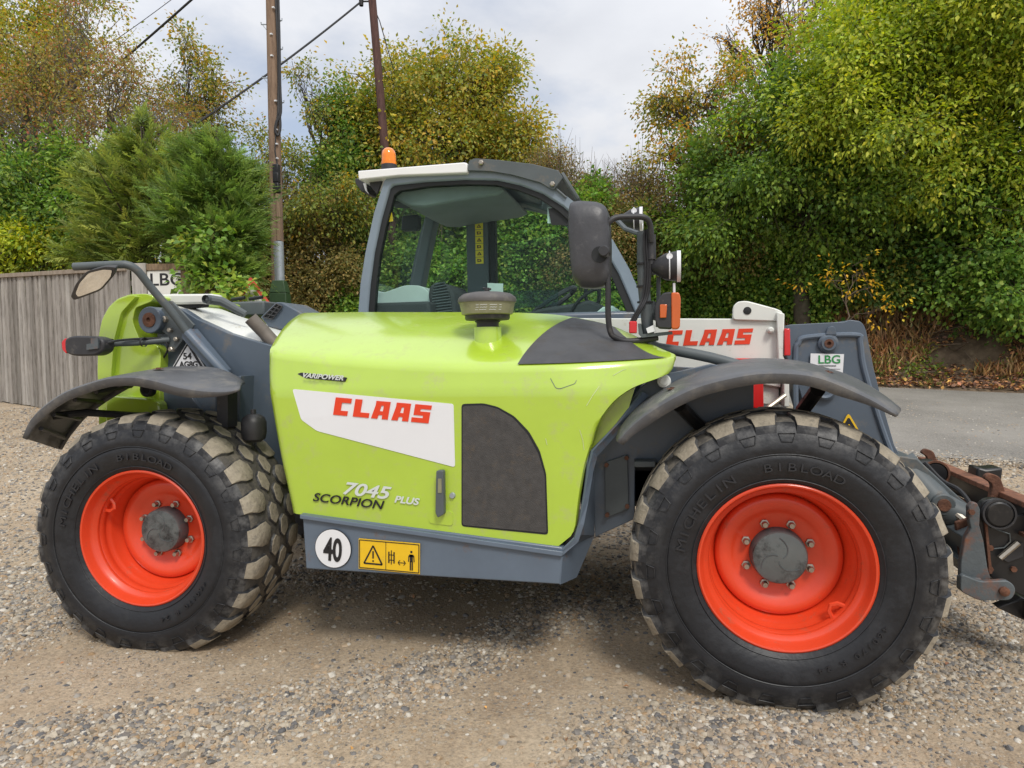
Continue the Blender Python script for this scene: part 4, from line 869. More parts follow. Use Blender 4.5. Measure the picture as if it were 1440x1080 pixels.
# hoses, clamps and links around the hitch
for pts in ([(3.767,1.12,0.793),(3.808,1.08,0.694),(3.84,1.0,0.574),(3.868,0.95,0.452)], [(3.807,1.2,0.799),(3.875,1.15,0.712),(3.921,1.05,0.681),(3.941,0.95,0.61),(3.916,0.85,0.516)], [(3.517,0.9,0.824),(3.577,0.86,0.772),(3.659,0.84,0.716),(3.691,0.84,0.627)]):
    b = MB(); b.tube(smooth_path(pts, 5), .011, 7); part(b, 'hitch_hose', M['cable'], recalc=False)
b = MB(); b.tube([(3.787,0.8,0.639),(3.86,0.74,0.569)], .020, 10); part(b, 'latch_rod', M['steel'])
b = MB(); b.prism(rr([(3.775,0.599),(3.839,0.624),(3.863,0.487),(3.853,0.368),(3.801,0.384)], .01), .70, .725); part(b, 'inner_hook_plate', M['rust'], bevel=.003)
for q in [(3.863,0.572,0.523),(3.864,0.572,0.428),(3.955,0.572,0.433),(3.774,0.535,0.687)]:
    b = MB(); b.revolve([(.01, .013), (-.010, .013), (-.010, 0)], 6, c=q); part(b, 'hitch_bolt', M['rust'])
b = MB(); b.prism([(3.834,0.681),(3.843,0.681),(3.869,0.411),(3.858,0.41)], .560, .575); part(b, 'rusty_edge', M['rust'])
b = MB(); b.prism([(3.897,0.487),(3.962,0.556),(3.989,0.551),(3.99,0.489),(3.931,0.461)], .566, .575); part(b, 'cheek_gusset', M['blackplastic'], bevel=.002)
b = MB(); b.box((RX - .06, .50, .585), (RX - .02, 1.85, .60)); part(b, 'rail_flange', M['rust'])
# --- cab
CYN, CYF = 1.35, 2.22
cab = empty('cab', (1.3, 1.75, 1.2), tele)
OUT = [(0.517,1.55),(0.532,1.702),(0.551,1.871),(0.592,2.075),(0.658,2.321),(0.731,2.514),(0.761,2.548),(1.015,2.552),(1.271,2.546),(1.475,2.527),(1.63,2.485),(1.783,2.423),(1.912,2.338),(2.06,2.207),(2.173,2.071),(2.267,1.899),(2.34,1.72),(2.389,1.593),(2.429,1.466)]
INN = [(0.587,1.548),(0.596,1.7),(0.616,1.868),(0.651,2.072),(0.706,2.282),(0.769,2.467),(0.794,2.487),(1.013,2.494),(1.27,2.489),(1.474,2.471),(1.616,2.431),(1.756,2.37),(1.877,2.286),(2.013,2.159),(2.117,2.027),(2.204,1.872),(2.27,1.714),(2.311,1.608),(2.347,1.468)]
INS = [(0.622,1.547),(0.636,1.699),(0.65,1.844),(0.68,2.039),(0.734,2.249),(0.792,2.429),(0.831,2.453),(1.022,2.467),(1.269,2.463),(1.46,2.446),(1.598,2.406),(1.73,2.346),(1.846,2.262),(1.978,2.136),(2.079,2.004),(2.166,1.844),(2.232,1.69),(2.261,1.609),(2.297,1.469)]
def ring(name, A, B_, y0, y1, m, bev=.006, par=cab):
    bb_ = MB(); n = len(A)
    rows_ = [[(x, y0, z) for x, z in A], [(x, y0, z) for x, z in B_], [(x, y1, z) for x, z in B_], [(x, y1, z) for x, z in A], [(x, y0, z) for x, z in A]]
    bb_.grid(rows_); return bb_.build(name, m, par, bevel=bev, ang=30)
ring('near_side_frame', OUT, INN, 1.34, 1.42, M['lightgrey'], .012)
ring('window_seal', INN, INS, 1.355, 1.40, M['seal'], .003)
b = MB(); b.prism(INS, 1.375, 1.379); sub(b, 'side_window', M['glass'], cab, smooth=False)
def shiftpoly(P_, c0, k): return P_
ring('far_side_frame', OUT, INN, CYF, CYF + .07, M['intgrey'], .01)
b = MB(); b.prism(INN, CYF + .03, CYF + .034); sub(b, 'far_window', M['glass_far'], cab, smooth=False)
xr, zr_ = INN[1]
# far door posts
b = MB(); b.box((1.023,2.17,1.3), (1.193,2.235,2.53)); sub(b, 'door_post', M['intgrey'], cab, bevel=.01)
b = MB(); b.box((1.206,2.17,1.3), (1.247,2.235,2.527)); sub(b, 'door_edge', M['seal'], cab, bevel=.004)
b = MB(); b.prism([(0.553,1.747),(0.604,1.946),(0.698,2.318),(0.736,2.475),(0.815,2.471),(0.752,2.208),(0.689,1.943),(0.65,1.744)], 2.10, 2.22); sub(b, 'far_rear_post', M['intgrey'], cab, bevel=.01)
b = MB(); b.prism([(0.724,2.492),(1.031,2.499),(1.276,2.51),(1.488,2.476),(1.696,2.392),(1.798,2.294),(1.829,2.252),(1.83,2.379),(1.698,2.513),(1.278,2.633),(0.729,2.671)], 2.05, 2.22); sub(b, 'far_header', M['intgrey'], cab, bevel=.01)
# yellow warning strip: eight fields
for k in range(8):
    ya = 294 + k * 9.6
    pz = [Vector(q) for q in ([(1.096,2.16,2.481),(1.156,2.16,2.478),(1.146,2.16,2.076),(1.086,2.16,2.078)])]
    t0, t1 = k / 8 + .004, (k + 1) / 8 - .006
    zt = pz[0].z + (pz[2].z - pz[0].z) * t0; zb_ = pz[0].z + (pz[2].z - pz[0].z) * t1
    b = MB(); b.box((pz[0].x, 2.162, zb_), (pz[1].x, 2.166, zt)); s1 = sub(b, 'warning_field', M['striplabel'], cab, smooth=False)
    xm = (pz[0].x + pz[1].x) / 2; w_ = (pz[1].x - pz[0].x); zc_ = (zt + zb_) / 2
    b = MB()
    if k % 2 == 0: b.prism([(xm - w_ * .3, zc_ - .012), (xm + w_ * .3, zc_ - .012), (xm, zc_ + .014)], 2.158, 2.161)
    else: b.prism([(xm - w_ * .25, zc_ - .012), (xm + w_ * .25, zc_ - .008), (xm + w_ * .2, zc_ + .008), (xm - w_ * .28, zc_ + .012)], 2.158, 2.161)
    if k % 2 == 0: b.prism([(xm - w_ * .13, zc_ - .008), (xm + w_ * .13, zc_ - .008), (xm, zc_ + .005)], 2.155, 2.158, 1)
    else: b.box((xm - w_ * .13, 2.155, zc_ - .005), (xm + w_ * .13, 2.158, zc_ + .005), 1)
    b.build('warning_pictogram', [M['print'], M['yellow']], cab, smooth=False)
# rear window frame between the two rear posts
xa = OUT[4][0]
b = MB()
for yy0, yy1 in ((CYN + .07, CYN + .10), (CYF - .06, CYF)):
    b = MB(); b.prism([(q[0] + .005, q[1]) for q in OUT[0:6]] + [(q[0] + .0, q[1]) for q in INN[0:6]][::-1], yy0, yy1); sub(b, 'rear_window_frame', M['intgrey'], cab)

b = MB(); Rw = [(q[0] + .03, q[1]) for q in OUT[0:6]]
b.grid([[(x, CYN + .1, z) for x, z in Rw], [(x, CYF - .05, z) for x, z in Rw]]); sub(b, 'rear_window', M['glass_far'], cab, recalc=False)
b = MB(); Fw = [(q[0] - .03, q[1]) for q in OUT[10:18]]
b.grid([[(x, CYN + .07, z) for x, z in Fw], [(x, CYF, z) for x, z in Fw]]); sub(b, 'windscreen', M['glass_far'], cab, recalc=False)
# roof shell, liner
Rf = OUT[6:11]
b = MB(); b.grid([[(x, CYN + .04, z - .01) for x, z in Rf], [(x, (CYN + CYF) / 2, z + .01) for x, z in Rf], [(x, CYF + .05, z - .01) for x, z in Rf]]); o = sub(b, 'roof_shell', M['intgrey'], cab, recalc=False); o.modifiers.new('s', 'SOLIDIFY').thickness = .03
LN = [(0.723,2.511),(0.978,2.511),(1.263,2.491),(1.477,2.459),(1.503,2.422),(1.448,2.399),(1.166,2.377),(0.974,2.353),(0.877,2.363),(0.79,2.405),(0.731,2.446)]
b = MB(); b.prism(LN, 1.42, 2.17); sub(b, 'roof_liner', M['liner'], cab, bevel=.015)
b = MB(); b.revolve([(-.006, .0), (-.006, .085), (.01, .09)], 24, axis='z', c=(0.779,1.55,2.408)); sub(b, 'cab_speaker', M['seat'], cab)
b = MB(); b.prism(rr([(0.708,2.366),(0.833,2.368),(0.83,2.262),(0.7,2.264)], .02), 1.68, 1.74); sub(b, 'inside_lamp', M['seal'], cab, bevel=.01)
b = MB(); b.prism([(1.78,2.289),(1.91,2.281),(1.909,2.179),(1.8,2.186)], 1.372, 1.374); sub(b, 'header_print', M['seal'], cab, smooth=False)
# white roof panel, visor, beacon, rear work light
b = MB(); b.prism([(0.571,2.585),(0.574,2.527),(0.844,2.534),(1.294,2.519),(1.295,2.579),(1.273,2.585)], 1.30, 2.27); sub(b, 'roof_panel', M['roofwhite'], cab, bevel=.008)
vis = empty('sun_visor', (1.553,1.4,2.538), cab)
VO = [(1.292,2.534),(1.306,2.594),(1.343,2.604),(1.486,2.584),(1.705,2.542),(1.856,2.493),(1.885,2.449),(1.824,2.378),(1.747,2.429),(1.573,2.488),(1.44,2.519)]
b = MB(); b.prism(rr(VO, .012, 3), 1.305, 1.325); o = sub(b, 'visor_cheek', M['bracket'], cab, bevel=.003)
b = MB(); b.prism(rr(VO, .012, 3), 2.255, 2.275); sub(b, 'visor_cheek', M['bracket'], cab, bevel=.003)
tp1 = [(1.315,2.593),(1.486,2.58),(1.705,2.533),(1.864,2.48)]
for k in range(9):
    t = k / 8; i0 = min(2, int(t * 3)); f_ = t * 3 - i0; x_ = tp1[i0][0] * (1 - f_) + tp1[i0 + 1][0] * f_; z_ = tp1[i0][1] * (1 - f_) + tp1[i0 + 1][1] * f_
    b = MB(); b.prism([(x_ - .03, z_ - .035), (x_ + .025, z_ - .002), (x_ + .025, z_ - .009), (x_ - .03, z_ - .042)], 1.325, 2.255); sub(b, 'visor_slat', M['bracket'], cab)
b = MB(); b.tube([(1.874,1.33,2.48),(1.941,1.33,2.366),(1.962,1.36,2.333)], .014, 8); b.tube([(1.962,1.36,2.333), (1.962,2.2,2.333)], .012, 8); b.tube([(1.821,1.33,2.408),(1.898,1.33,2.335)], .008, 6); sub(b, 'visor_bar', M['bracket'], cab)
bpy.data.objects.remove(vis)
for q in [(1.385,1.3,2.572),(1.822,1.3,2.413)]:
    b = MB(); b.revolve([(.01, .016), (-.010, .016), (-.014, .010), (-.014, 0)], 6, c=q); sub(b, 'visor_bolt', M['steel'], cab)
bc = (0.597,1.75,2.725)
b = MB(); b.revolve([(-.03, .054), (.01, .054), (.012, .05)], 28, axis='z', c=bc); sub(b, 'beacon_base', M['blackplastic'], cab)
b = MB(); b.revolve([(.008, .052), (.03, .054), (.032, .050), (.08, .049), (.105, .043), (.122, .028), (.128, .012), (.129, .001)], 28, axis='z', c=bc); sub(b, 'beacon_dome', M['beacon'], cab)
b = MB(); b.prism(rr([(0.491,2.571),(0.552,2.567),(0.571,2.523),(0.565,2.477),(0.539,2.479),(0.495,2.538)], .01), 1.42, 1.60); b.prism([(0.607,2.539),(0.706,2.546),(0.664,2.444),(0.616,2.507)], 1.38, 1.40); sub(b, 'rear_work_light', M['blackplastic'], cab, bevel=.006)
b = MB(); b.prism([(0.557,2.531),(0.577,2.53),(0.581,2.484),(0.595,2.46),(0.571,2.484)], 1.405, 1.415); sub(b, 'light_mark', M['sticker'], cab)
# interior
b = MB(); b.prism(rr([(0.478,1.871),(0.509,1.85),(0.6,1.836),(0.75,1.881),(0.865,1.876),(0.926,1.825),(0.965,1.711),(1.054,1.547),(0.475,1.56),(0.501,1.72)], .03), 1.6, 2.15); sub(b, 'rear_shelf', M['turq'], cab, bevel=.03)
b = MB(); b.box((0.5880000000000001,1.42,1.35), (0.989,1.6,1.755)); sub(b, 'cab_floor_box', M['seat'], cab, bevel=.02)
b = MB(); sp_ = [(0.954,1.672),(0.931,1.805),(0.943,1.864),(0.99,1.891),(1.061,1.879),(1.111,1.819),(1.129,1.667)]
b.prism(rr(sp_, .03), 1.55, 1.98); sub(b, 'seat_back', M['seat'], cab, bevel=.03)
b = MB()
zz0 = min(q[1] for q in sp_); zz1 = max(q[1] for q in sp_); xx0 = min(q[0] for q in sp_); xx1 = max(q[0] for q in sp_)
for k in range(12):
    z_ = zz0 + (zz1 - zz0) * (k + .5) / 12 - .01; w0 = xx0 + .03 + .03 * (k / 12) ** 3; w1 = xx1 - .03 - .05 * (k / 12) ** 2
    b.tube([(w0, 1.548, z_), (w1, 1.546, z_ + .012)], .005, 5)
sub(b, 'seat_rib', M['bracket'], cab)
b = MB(); b.box((0.954,1.52,1.35), (1.36,2.0,1.52)); sub(b, 'seat_cushion', M['seat'], cab, bevel=.04)
# steering wheel and console
wc = Vector((1.728,1.75,1.731)); 
b = MB(); nrm = Vector((-.55, 0, .84)).normalized(); a_ = nrm.orthogonal().normalized(); c_ = nrm.cross(a_)
b.tube([wc + (a_ * math.cos(t) + c_ * math.sin(t)) * .19 for t in np.linspace(0, 2 * math.pi, 33)], .016, 8, cap=False)
b.tube([wc + a_ * .19, wc - nrm * .02, wc - a_ * .19], .012, 6); b.tube([wc, wc - nrm * .35], .03, 8); sub(b, 'steering_wheel', M['seat'], cab)
b = MB(); b.prism([(1.548,1.651),(1.704,1.69),(1.905,1.716),(2.013,1.736),(2.221,1.637),(2.265,1.521),(1.546,1.536)], 1.5, 2.1); sub(b, 'dashboard', M['seat'], cab, bevel=.02)
b = MB(); b.prism([(1.995,1.599),(2.101,1.683),(2.161,1.69),(2.259,1.618),(2.259,1.514),(1.994,1.52)], 1.42, 1.6); sub(b, 'side_console', M['turq'], cab, bevel=.01)
b = MB(); b.tube(smooth_path([(1.882,1.5,1.635),(1.937,1.5,1.722),(2.018,1.5,1.786),(2.084,1.5,1.805)], 4), .012, 6); b.tube(smooth_path([(1.98,1.6,1.818),(1.979,1.6,1.75),(2.015,1.6,1.713),(2.06,1.6,1.729),(2.061,1.6,1.815)], 4), .012, 6); sub(b, 'cab_grab_rail', M['seal'], cab)
b = MB(); b.prism([(1.373,1.858),(1.475,1.85),(1.474,1.796),(1.372,1.804)], 1.440, 1.444); sub(b, 'window_note', M['turq'], cab, smooth=False)
b = MB(); b.prism([(1.776,2.294),(1.802,2.293),(1.801,2.198),(1.774,2.2)], 1.383, 1.385); sub(b, 'window_note', M['turq'], cab, smooth=False)
b = MB(); b.prism([(0.731,2.327),(0.761,2.326),(0.769,2.271),(0.74,2.268)], 1.383, 1.386); sub(b, 'window_warning', M['yellow'], cab, smooth=False)
M['faint'] = glass_mat('faint_sticker', (0.55, 0.66, 0.66), 0.5)
b = MB(); b.prism([(1.508,1.794),(1.835,1.795),(1.833,1.696),(1.507,1.688)], 1.383, 1.385); sub(b, 'window_transfer', M['faint'], cab, smooth=False)
# lower cab body (mostly behind the bonnet)
b = MB(); b.box((OUT[1][0] - .02, CYN, .75), (OUT[17][0] - .05, CYF + .05, OUT[1][1] - .05)); sub(b, 'cab_body', M['grey'], cab, bevel=.02)

# --- mirror and lamp post at the front
mb = empty('front_mirror_post', (2.377,0.45,1.489), tele)
b = MB(); b.tube(smooth_path([(2.797,0.4,1.34),(2.677,0.42,1.376),(2.521,0.44,1.411),(2.442,0.45,1.425),(2.403,0.45,1.449)], 4), .0245, 14); b.tube([(2.403,0.45,1.443),(2.391,0.45,1.587),(2.379,0.45,1.719),(2.377,0.45,1.849),(2.378,0.45,1.96)], .0275, 14); sub(b, 'post', M['bracket'], mb)
b = MB(); b.tube(smooth_path([(2.417,0.4,1.905),(2.412,0.38,1.978),(2.387,0.36,2.008),(2.322,0.35,2.013),(2.269,0.34,2.011),(2.238,0.33,1.995),(2.219,0.33,1.961),(2.218,0.33,1.866),(2.226,0.33,1.713),(2.224,0.34,1.586),(2.232,0.35,1.503),(2.256,0.36,1.474),(2.316,0.38,1.457),(2.442,0.42,1.471)], 5), .0135, 12); sub(b, 'mirror_hoop', M['blackplastic'], mb)
hx = [(2.058,2.094),(2.101,2.097),(2.181,2.086),(2.219,2.065),(2.234,2.026),(2.239,1.889),(2.235,1.746),(2.215,1.708),(2.17,1.7),(2.096,1.706),(2.067,1.74),(2.055,1.818),(2.047,1.947),(2.048,2.043)]
def pillow(poly, y0, y1, name, m, par):
    cx_ = sum(q[0] for q in poly) / len(poly); cz_ = sum(q[1] for q in poly) / len(poly); bb_ = MB(); rows_ = []
    P_ = rr(poly, .03, 4)
    for yy, k in ((y0, .0), (y0, .55), (y0 + .012, .84), (y0 + .035, .97), (y0 + .06, 1.0), (y1 - .01, 1.0), (y1, .97), (y1, 0)):
        rows_.append([(cx_ + (x - cx_) * k, yy, cz_ + (z - cz_) * k) for x, z in P_])
    bb_.grid(rows_, close=True); return bb_.build(name, m, par, ang=60)
pillow(hx, .28, .42, 'mirror_housing', M['mirrorplastic'], mb)
b = MB(); b.prism([( .5*(x + hx[0][0]+.1)+.0, z) for x, z in hx], .421, .424); 
b = MB(); b.revolve([(.0, .024), (-.07, .024), (-.075, .020), (-.075, 0)], 20, c=(2.217,0.3,1.85)); b.tube([(2.191,0.31,1.852),(2.223,0.31,1.851)], .024, 12); sub(b, 'mirror_clamp', M['blackplastic'], mb)
b = MB(); b.revolve([(0, .0), (-.002, .036), (.02, .036)], 20, c=(2.194,0.279,1.842)); sub(b, 'clamp_recess', M['seal'], mb)
b = MB(); b.tube([(2.416,0.42,1.828),(2.417,0.42,1.94)], [.022, .020], 12); b.tube([(2.416,0.42,1.805),(2.416,0.42,1.831)], .016, 10); sub(b, 'hoop_socket', M['blackplastic'], mb)
b = MB()
for k, dxx in enumerate((-.006, .006, .016)):
    b.tube(smooth_path([tuple(Vector(q) + Vector((dxx, -.03, .004 * k))) for q in [(2.394,0.44,1.961),(2.39,0.44,1.88),(2.396,0.44,1.799),(2.392,0.44,1.717),(2.382,0.44,1.652),(2.363,0.42,1.606),(2.34,0.42,1.568),(2.324,0.42,1.535)]], 5), .006, 6)
sub(b, 'cable_loom', M['cable'], mb)
for py_ in [(2.38,0.45,1.813),(2.382,0.45,1.709),(2.385,0.45,1.637)]:
    b = MB(); b.revolve([(-.004, .036), (.004, .036), (.004, .028), (-.004, .028), (-.004, .036)], 14, axis='z', c=py_); sub(b, 'cable_tie', M['cable'], mb)
def work_lamp(c, s_, par, tl=0.0):
    e_ = empty('lamp', c, par)
    bb_ = MB(); bb_.revolve([(-.075 * s_, 0.001), (-.07 * s_, .018 * s_), (-.045 * s_, .040 * s_), (-.01 * s_, .060 * s_), (.03 * s_, .068 * s_), (.050 * s_, .069 * s_), (.050 * s_, .060 * s_)], 28, axis='x', c=c); bb_.build('lamp_shell', M['blackplastic'], par)
    bb_ = MB(); bb_.revolve([(.048 * s_, .060 * s_), (.062 * s_, .064 * s_), (.062 * s_, .072 * s_), (.045 * s_, .072 * s_)], 28, axis='x', c=c); bb_.build('lamp_ring', M['sticker'], par)
    bb_ = MB(); bb_.revolve([(.052 * s_, .061 * s_), (.060 * s_, .03 * s_), (.062 * s_, .001)], 28, axis='x', c=c); bb_.build('lamp_glass', M['lampglass'], par)
    bb_ = MB(); bb_.tube([(c[0] + .012 * s_, c[1] + .0695 * s_ * math.sin(a), c[2] + .0695 * s_ * math.cos(a)) for a in np.linspace(-2.6, .6, 20)], .003, 5); bb_.revolve([(0, 0), (-.001, .014), (.004, .014)], 12, c=(c[0] + .012, c[1] - .058 * s_, c[2] + .040 * s_)); bb_.build('lamp_mark', M['sticker'], par)
    bpy.data.objects.remove(e_)
work_lamp((2.485,0.42,1.792), .98, mb)
b = MB(); b.tube([(2.38,0.44,1.776),(2.422,0.43,1.774),(2.448,0.42,1.791)], .018, 10); b.tube([(2.447,0.46,1.75),(2.446,0.46,1.652),(2.442,0.46,1.521)], .010, 8); sub(b, 'lamp_bracket', M['bracket'], mb)
work_lamp((2.315,0.75,2.074), .85, mb)
b = MB(); b.tube([(2.244,0.7,2.065),(2.291,0.6,2.003),(2.373,0.48,1.952)], .012, 8); sub(b, 'lamp_bracket', M['bracket'], mb)
# indicator
b = MB(); b.prism(rr([(2.438,1.63),(2.466,1.668),(2.504,1.673),(2.506,1.507),(2.443,1.512),(2.431,1.551),(2.431,1.608)], .012), .34, .44); sub(b, 'indicator_housing', M['blackplastic'], mb, bevel=.006)
b = MB(); b.prism(rr([(2.503,1.669),(2.537,1.668),(2.544,1.642),(2.54,1.516),(2.53,1.506),(2.503,1.507)], .01), .338, .442); sub(b, 'indicator_lens', M['amber'], mb, bevel=.005)
b = MB(); b.prism([(2.454,1.617),(2.485,1.616),(2.481,1.557),(2.453,1.557)], .330, .345); sub(b, 'side_indicator_lens', M['amber'], mb, bevel=.003)
b = MB(); b.tube([(2.516,0.4,1.671),(2.516,0.4,1.715)], .006, 6); sub(b, 'marker_stalk', M['sticker'], mb)
b = MB(); b.prism(rr([(2.316,1.548),(2.351,1.547),(2.35,1.492),(2.315,1.493)], .006), .37, .43); sub(b, 'red_marker', M['redlens'], mb, bevel=.005)
b = MB(); b.prism([(2.355,1.536),(2.368,1.536),(2.377,1.488),(2.506,1.498),(2.509,1.485),(2.373,1.472),(2.358,1.488)], .37, .44); sub(b, 'lamp_carrier', M['bracket'], mb)
b = MB(); b.revolve([(.0, .045), (-.02, .045), (-.024, .03), (-.024, 0)], 20, c=(2.413,0.5,1.599)); b.tube([(2.382,0.46,1.67),(2.401,0.46,1.62),(2.433,0.46,1.554)], .008, 6); sub(b, 'horn', M['bracket'], mb)
b = MB(); b.prism([(2.392,1.513),(2.427,1.529),(2.433,1.499),(2.399,1.491)], .36, .42); sub(b, 'connector', M['sticker'], mb)

# --- wheels
def tyre_profile(): return [(.012, .318), (.000, .335), (-.012, .350), (-.030, .385), (-.036, .430), (-.034, .445), (-.030, .450), (-.034, .456), (-.030, .490), (-.014, .538), (.010, .572), (.045, .584), (.12, .589), (.225, .591), (.33, .589), (.405, .584), (.440, .572), (.464, .538), (.480, .490), (.486, .430), (.475, .370), (.450, .335), (.438, .318)]
def squash(v, hc=.558):
    x, y, z = v; g = -hc + .004
    if z < g + .05:
        z = g + (z - g) * .25 if z < g else z
    return (x, y, z)
def lug_pts(poly, r0, r1, th0, slope=0.0):
    """poly of (axial, circumferential) points -> 3D ring pair"""
    A, B_ = [], []
    for a, c_ in poly:
        rr0 = r0(a); th = th0 + c_ / .60
        k = 1.0
        A.append((rr0, a, th)); B_.append((r1(a), a, th))
    return A, B_
def r_base(a):
    return float(np.interp(a, [-.02, .0, .03, .08, .225, .37, .42, .45, .47], [.515, .556, .577, .585, .588, .585, .577, .556, .515]))
def r_top(a):
    return float(np.interp(a, [-.022, .0, .012, .04, .10, .225, .35, .41, .438, .45, .472], [.552, .580, .593, .600, .604, .606, .604, .600, .593, .580, .552]))
def mk_lug(name, poly, flip=False):
    """built at angle 0 (pointing +X), axle along Y"""
    P_ = [((.45 - a) if flip else a, c_) for a, c_ in poly]
    cx_ = sum(q[0] for q in P_) / len(P_); cc_ = sum(q[1] for q in P_) / len(P_); b_ = MB(); n = len(P_)
    rings = []
    for (k, rf, off) in ((1.10, r_base, -.01), (1.02, lambda a: r_base(a) * .30 + r_top(a) * .70, 0), (.975, r_top, -.003), (.92, r_top, 0.0)):
        ring_ = []
        for a, c_ in P_:
            a2 = cx_ + (a - cx_) * k; c2 = cc_ + (c_ - cc_) * k
            if k < .93: a2 = min(max(a2, .008), .442)
            r_ = rf(a2) + off; th = c2 / .60
            ring_.append((r_ * math.cos(th), a2, r_ * math.sin(th)))
        rings.append(ring_)
    b_.grid(rings[:3], 0, close=True)
    k0 = len(b_.v); ctr = (r_top(cx_) + .001, cx_, cc_)
    b_.grid(rings[2:], 1, close=True)
    k1 = len(b_.v); b_.v.append((r_top(cx_) * math.cos(cc_ / .6), cx_, r_top(cx_) * math.sin(cc_ / .6)))
    for i in range(n): b_.f.append((k0 + n + i, k0 + n + (i + 1) % n, k1)); b_.m.append(1)
    me = b_.mesh(name, [M['rubber'], M['tread']], True, 50)
    import bmesh
    bm = bmesh.new(); bm.from_mesh(me); bmesh.ops.recalc_face_normals(bm, faces=bm.faces); bm.to_mesh(me); bm.free()
    return me
SH = [(-.012, -.040), (-.012, .040), (.020, .047), (.055, .057), (.098, .060), (.136, .026), (.136, -.022), (.106, -.055), (.060, -.056), (.022, -.045)]
CE = [(.146, -.024), (.150, .034), (.180, .056), (.214, .036), (.219, -.026), (.186, -.056)]
NL = 23
lug_meshes = [mk_lug('tread_block', SH), mk_lug('tread_block', CE), mk_lug('tread_block', CE, True), mk_lug('tread_block', SH, True)]
def smooth_lugs(): pass
def trap_marks():
    b_ = MB()
    for k in range(1):
        th = 0.0
        for (r0, r1, w0, w1) in ((.500, .532, .020, .030),):
            pts = [(r0, -w0), (r0, w0), (r1, w1), (r1, -w1)]
            q = []
            for r_, w_ in pts:
                a_ = float(np.interp(r_, [.456, .490, .538, .572], [-.034, -.030, -.014, .010])) - .003
                q.append((r_ * math.cos(th + w_ / .52), a_, r_ * math.sin(th + w_ / .52)))
            b_.tube(q + [q[0]], .0022, 4)
    return b_
mark_mesh = trap_marks().mesh('shoulder_mark', M['rubber'])
def make_wheel(c, rz, phase, valve_ang, stuff_lugs=False, flipside=False, first=True):
    w = empty('wheel', c, tele, (0, phase * 0, rz + (math.pi if flipside else 0)))
    hc = .558
    b_ = MB(); b_.revolve(tyre_profile(), 96); b_.m = [0] * len(b_.f)
    b_.v = [squash(q) for q in b_.v]
    # tread band gets its own dusty base
    nprof = len(tyre_profile()); mi = []
    for i in range(nprof - 1): mi += [1 if 10 <= i <= 16 else 0] * 96
    b_.m = mi
    b_.build('tyre', [M['tyre'], M['treadbase']], w, ang=50, local=True)
    b_ = MB(); b_.revolve([(.010, .334), (-.002, .334), (-.006, .328), (-.004, .322), (.012, .316), (.030, .311), (.046, .303), (.056, .289), (.066, .286), (.074, .289), (.084, .283), (.100, .281), (.108, .285), (.118, .284), (.128, .276), (.142, .271), (.190, .262), (.20, .256), (.26, .25), (.40, .26), (.44, .33)], 72); b_.build('rim', M['rim'], w, ang=50, local=True)
    b_ = MB(); b_.revolve([(.215, .256), (.192, .252), (.183, .246), (.178, .230), (.180, .205), (.196, .182), (.203, .165), (.203, .10), (.21, 0.001)], 64); b_.build('wheel_disc', M['rim'], w, ang=40, local=True)
    b_ = MB(); b_.revolve([(.205, .114), (.150, .110), (.142, .106)], 40); b_.build('hub_drum', M['bracket'], w, local=True)
    b_ = MB(); b_.revolve([(.145, .108), (.138, .104), (.134, .090), (.133, .001)], 40); b_.build('hub_cap', M['hub'], w, local=True)
    b_ = MB()
    for k in range(3):
        a0 = 2 * math.pi * k / 3; b_.tube([(.085 * t * math.cos(a0 + 1.6 * t), .1325, .085 * t * math.sin(a0 + 1.6 * t)) for t in np.linspace(.15, 1, 12)], .0022, 5)
    b_.build('hub_swirl', M['bracket'], w, local=True)
    nm = MB(); nm.revolve([(.202, .019), (.192, .019), (.190, .013)], 6); nm.revolve([(.19, .0125), (.172, .0125), (.166, .010), (.166, .0001)], 12); nut = nm.mesh('wheel_nut', M['steel'])
    for k in range(8):
        a0 = 2 * math.pi * (k + .5) / 8; o_ = bpy.data.objects.new('wheel_nut', nut); col.objects.link(o_); o_.parent = w; o_.location = (.136 * math.cos(a0), 0, .136 * math.sin(a0))
    va = valve_ang; b_ = MB(); ca, sa = math.cos(va), math.sin(va)
    b_.tube([((.285) * ca - k_ * sa, .075 + dy, .285 * sa + k_ * ca) if False else ((.285 - h_) * ca - k_ * sa, .09, (.285 - h_) * sa + k_ * ca) for k_, h_, dy in ((-.035, -.004, 0), (-.022, .028, 0), (0, .040, 0), (.022, .028, 0), (.035, -.004, 0))], .009, 6)
    b_.build('valve_guard', M['rim'], w, local=True)
    for k in range(NL if not stuff_lugs else 0):
        o_ = bpy.data.objects.new('shoulder_mark', mark_mesh); col.objects.link(o_); o_.parent = w; o_.rotation_euler = (0, -2 * math.pi * (k + .5 + phase) / NL, 0)
    # lettering moulded in the sidewall
    def arc_text(s, a_start, rad, size, step):
        for k, ch in enumerate(s):
            if ch == ' ': continue
            c_ = bpy.data.curves.new('sidewall_letter', 'FONT'); c_.body = ch; c_.size = size; c_.extrude = .0025; c_.align_x = 'CENTER'; c_.materials.append(M['letter']); c_.offset = 0
            o_ = bpy.data.objects.new('sidewall_letter', c_); col.objects.link(o_); o_.parent = w; o_.scale = (1.35, 1, 1)
            th = a_start - k * step
            o_.location = (rad * math.cos(th), -.0365, rad * math.sin(th)); o_.rotation_euler = (R(90), -(th - math.pi / 2), 0)
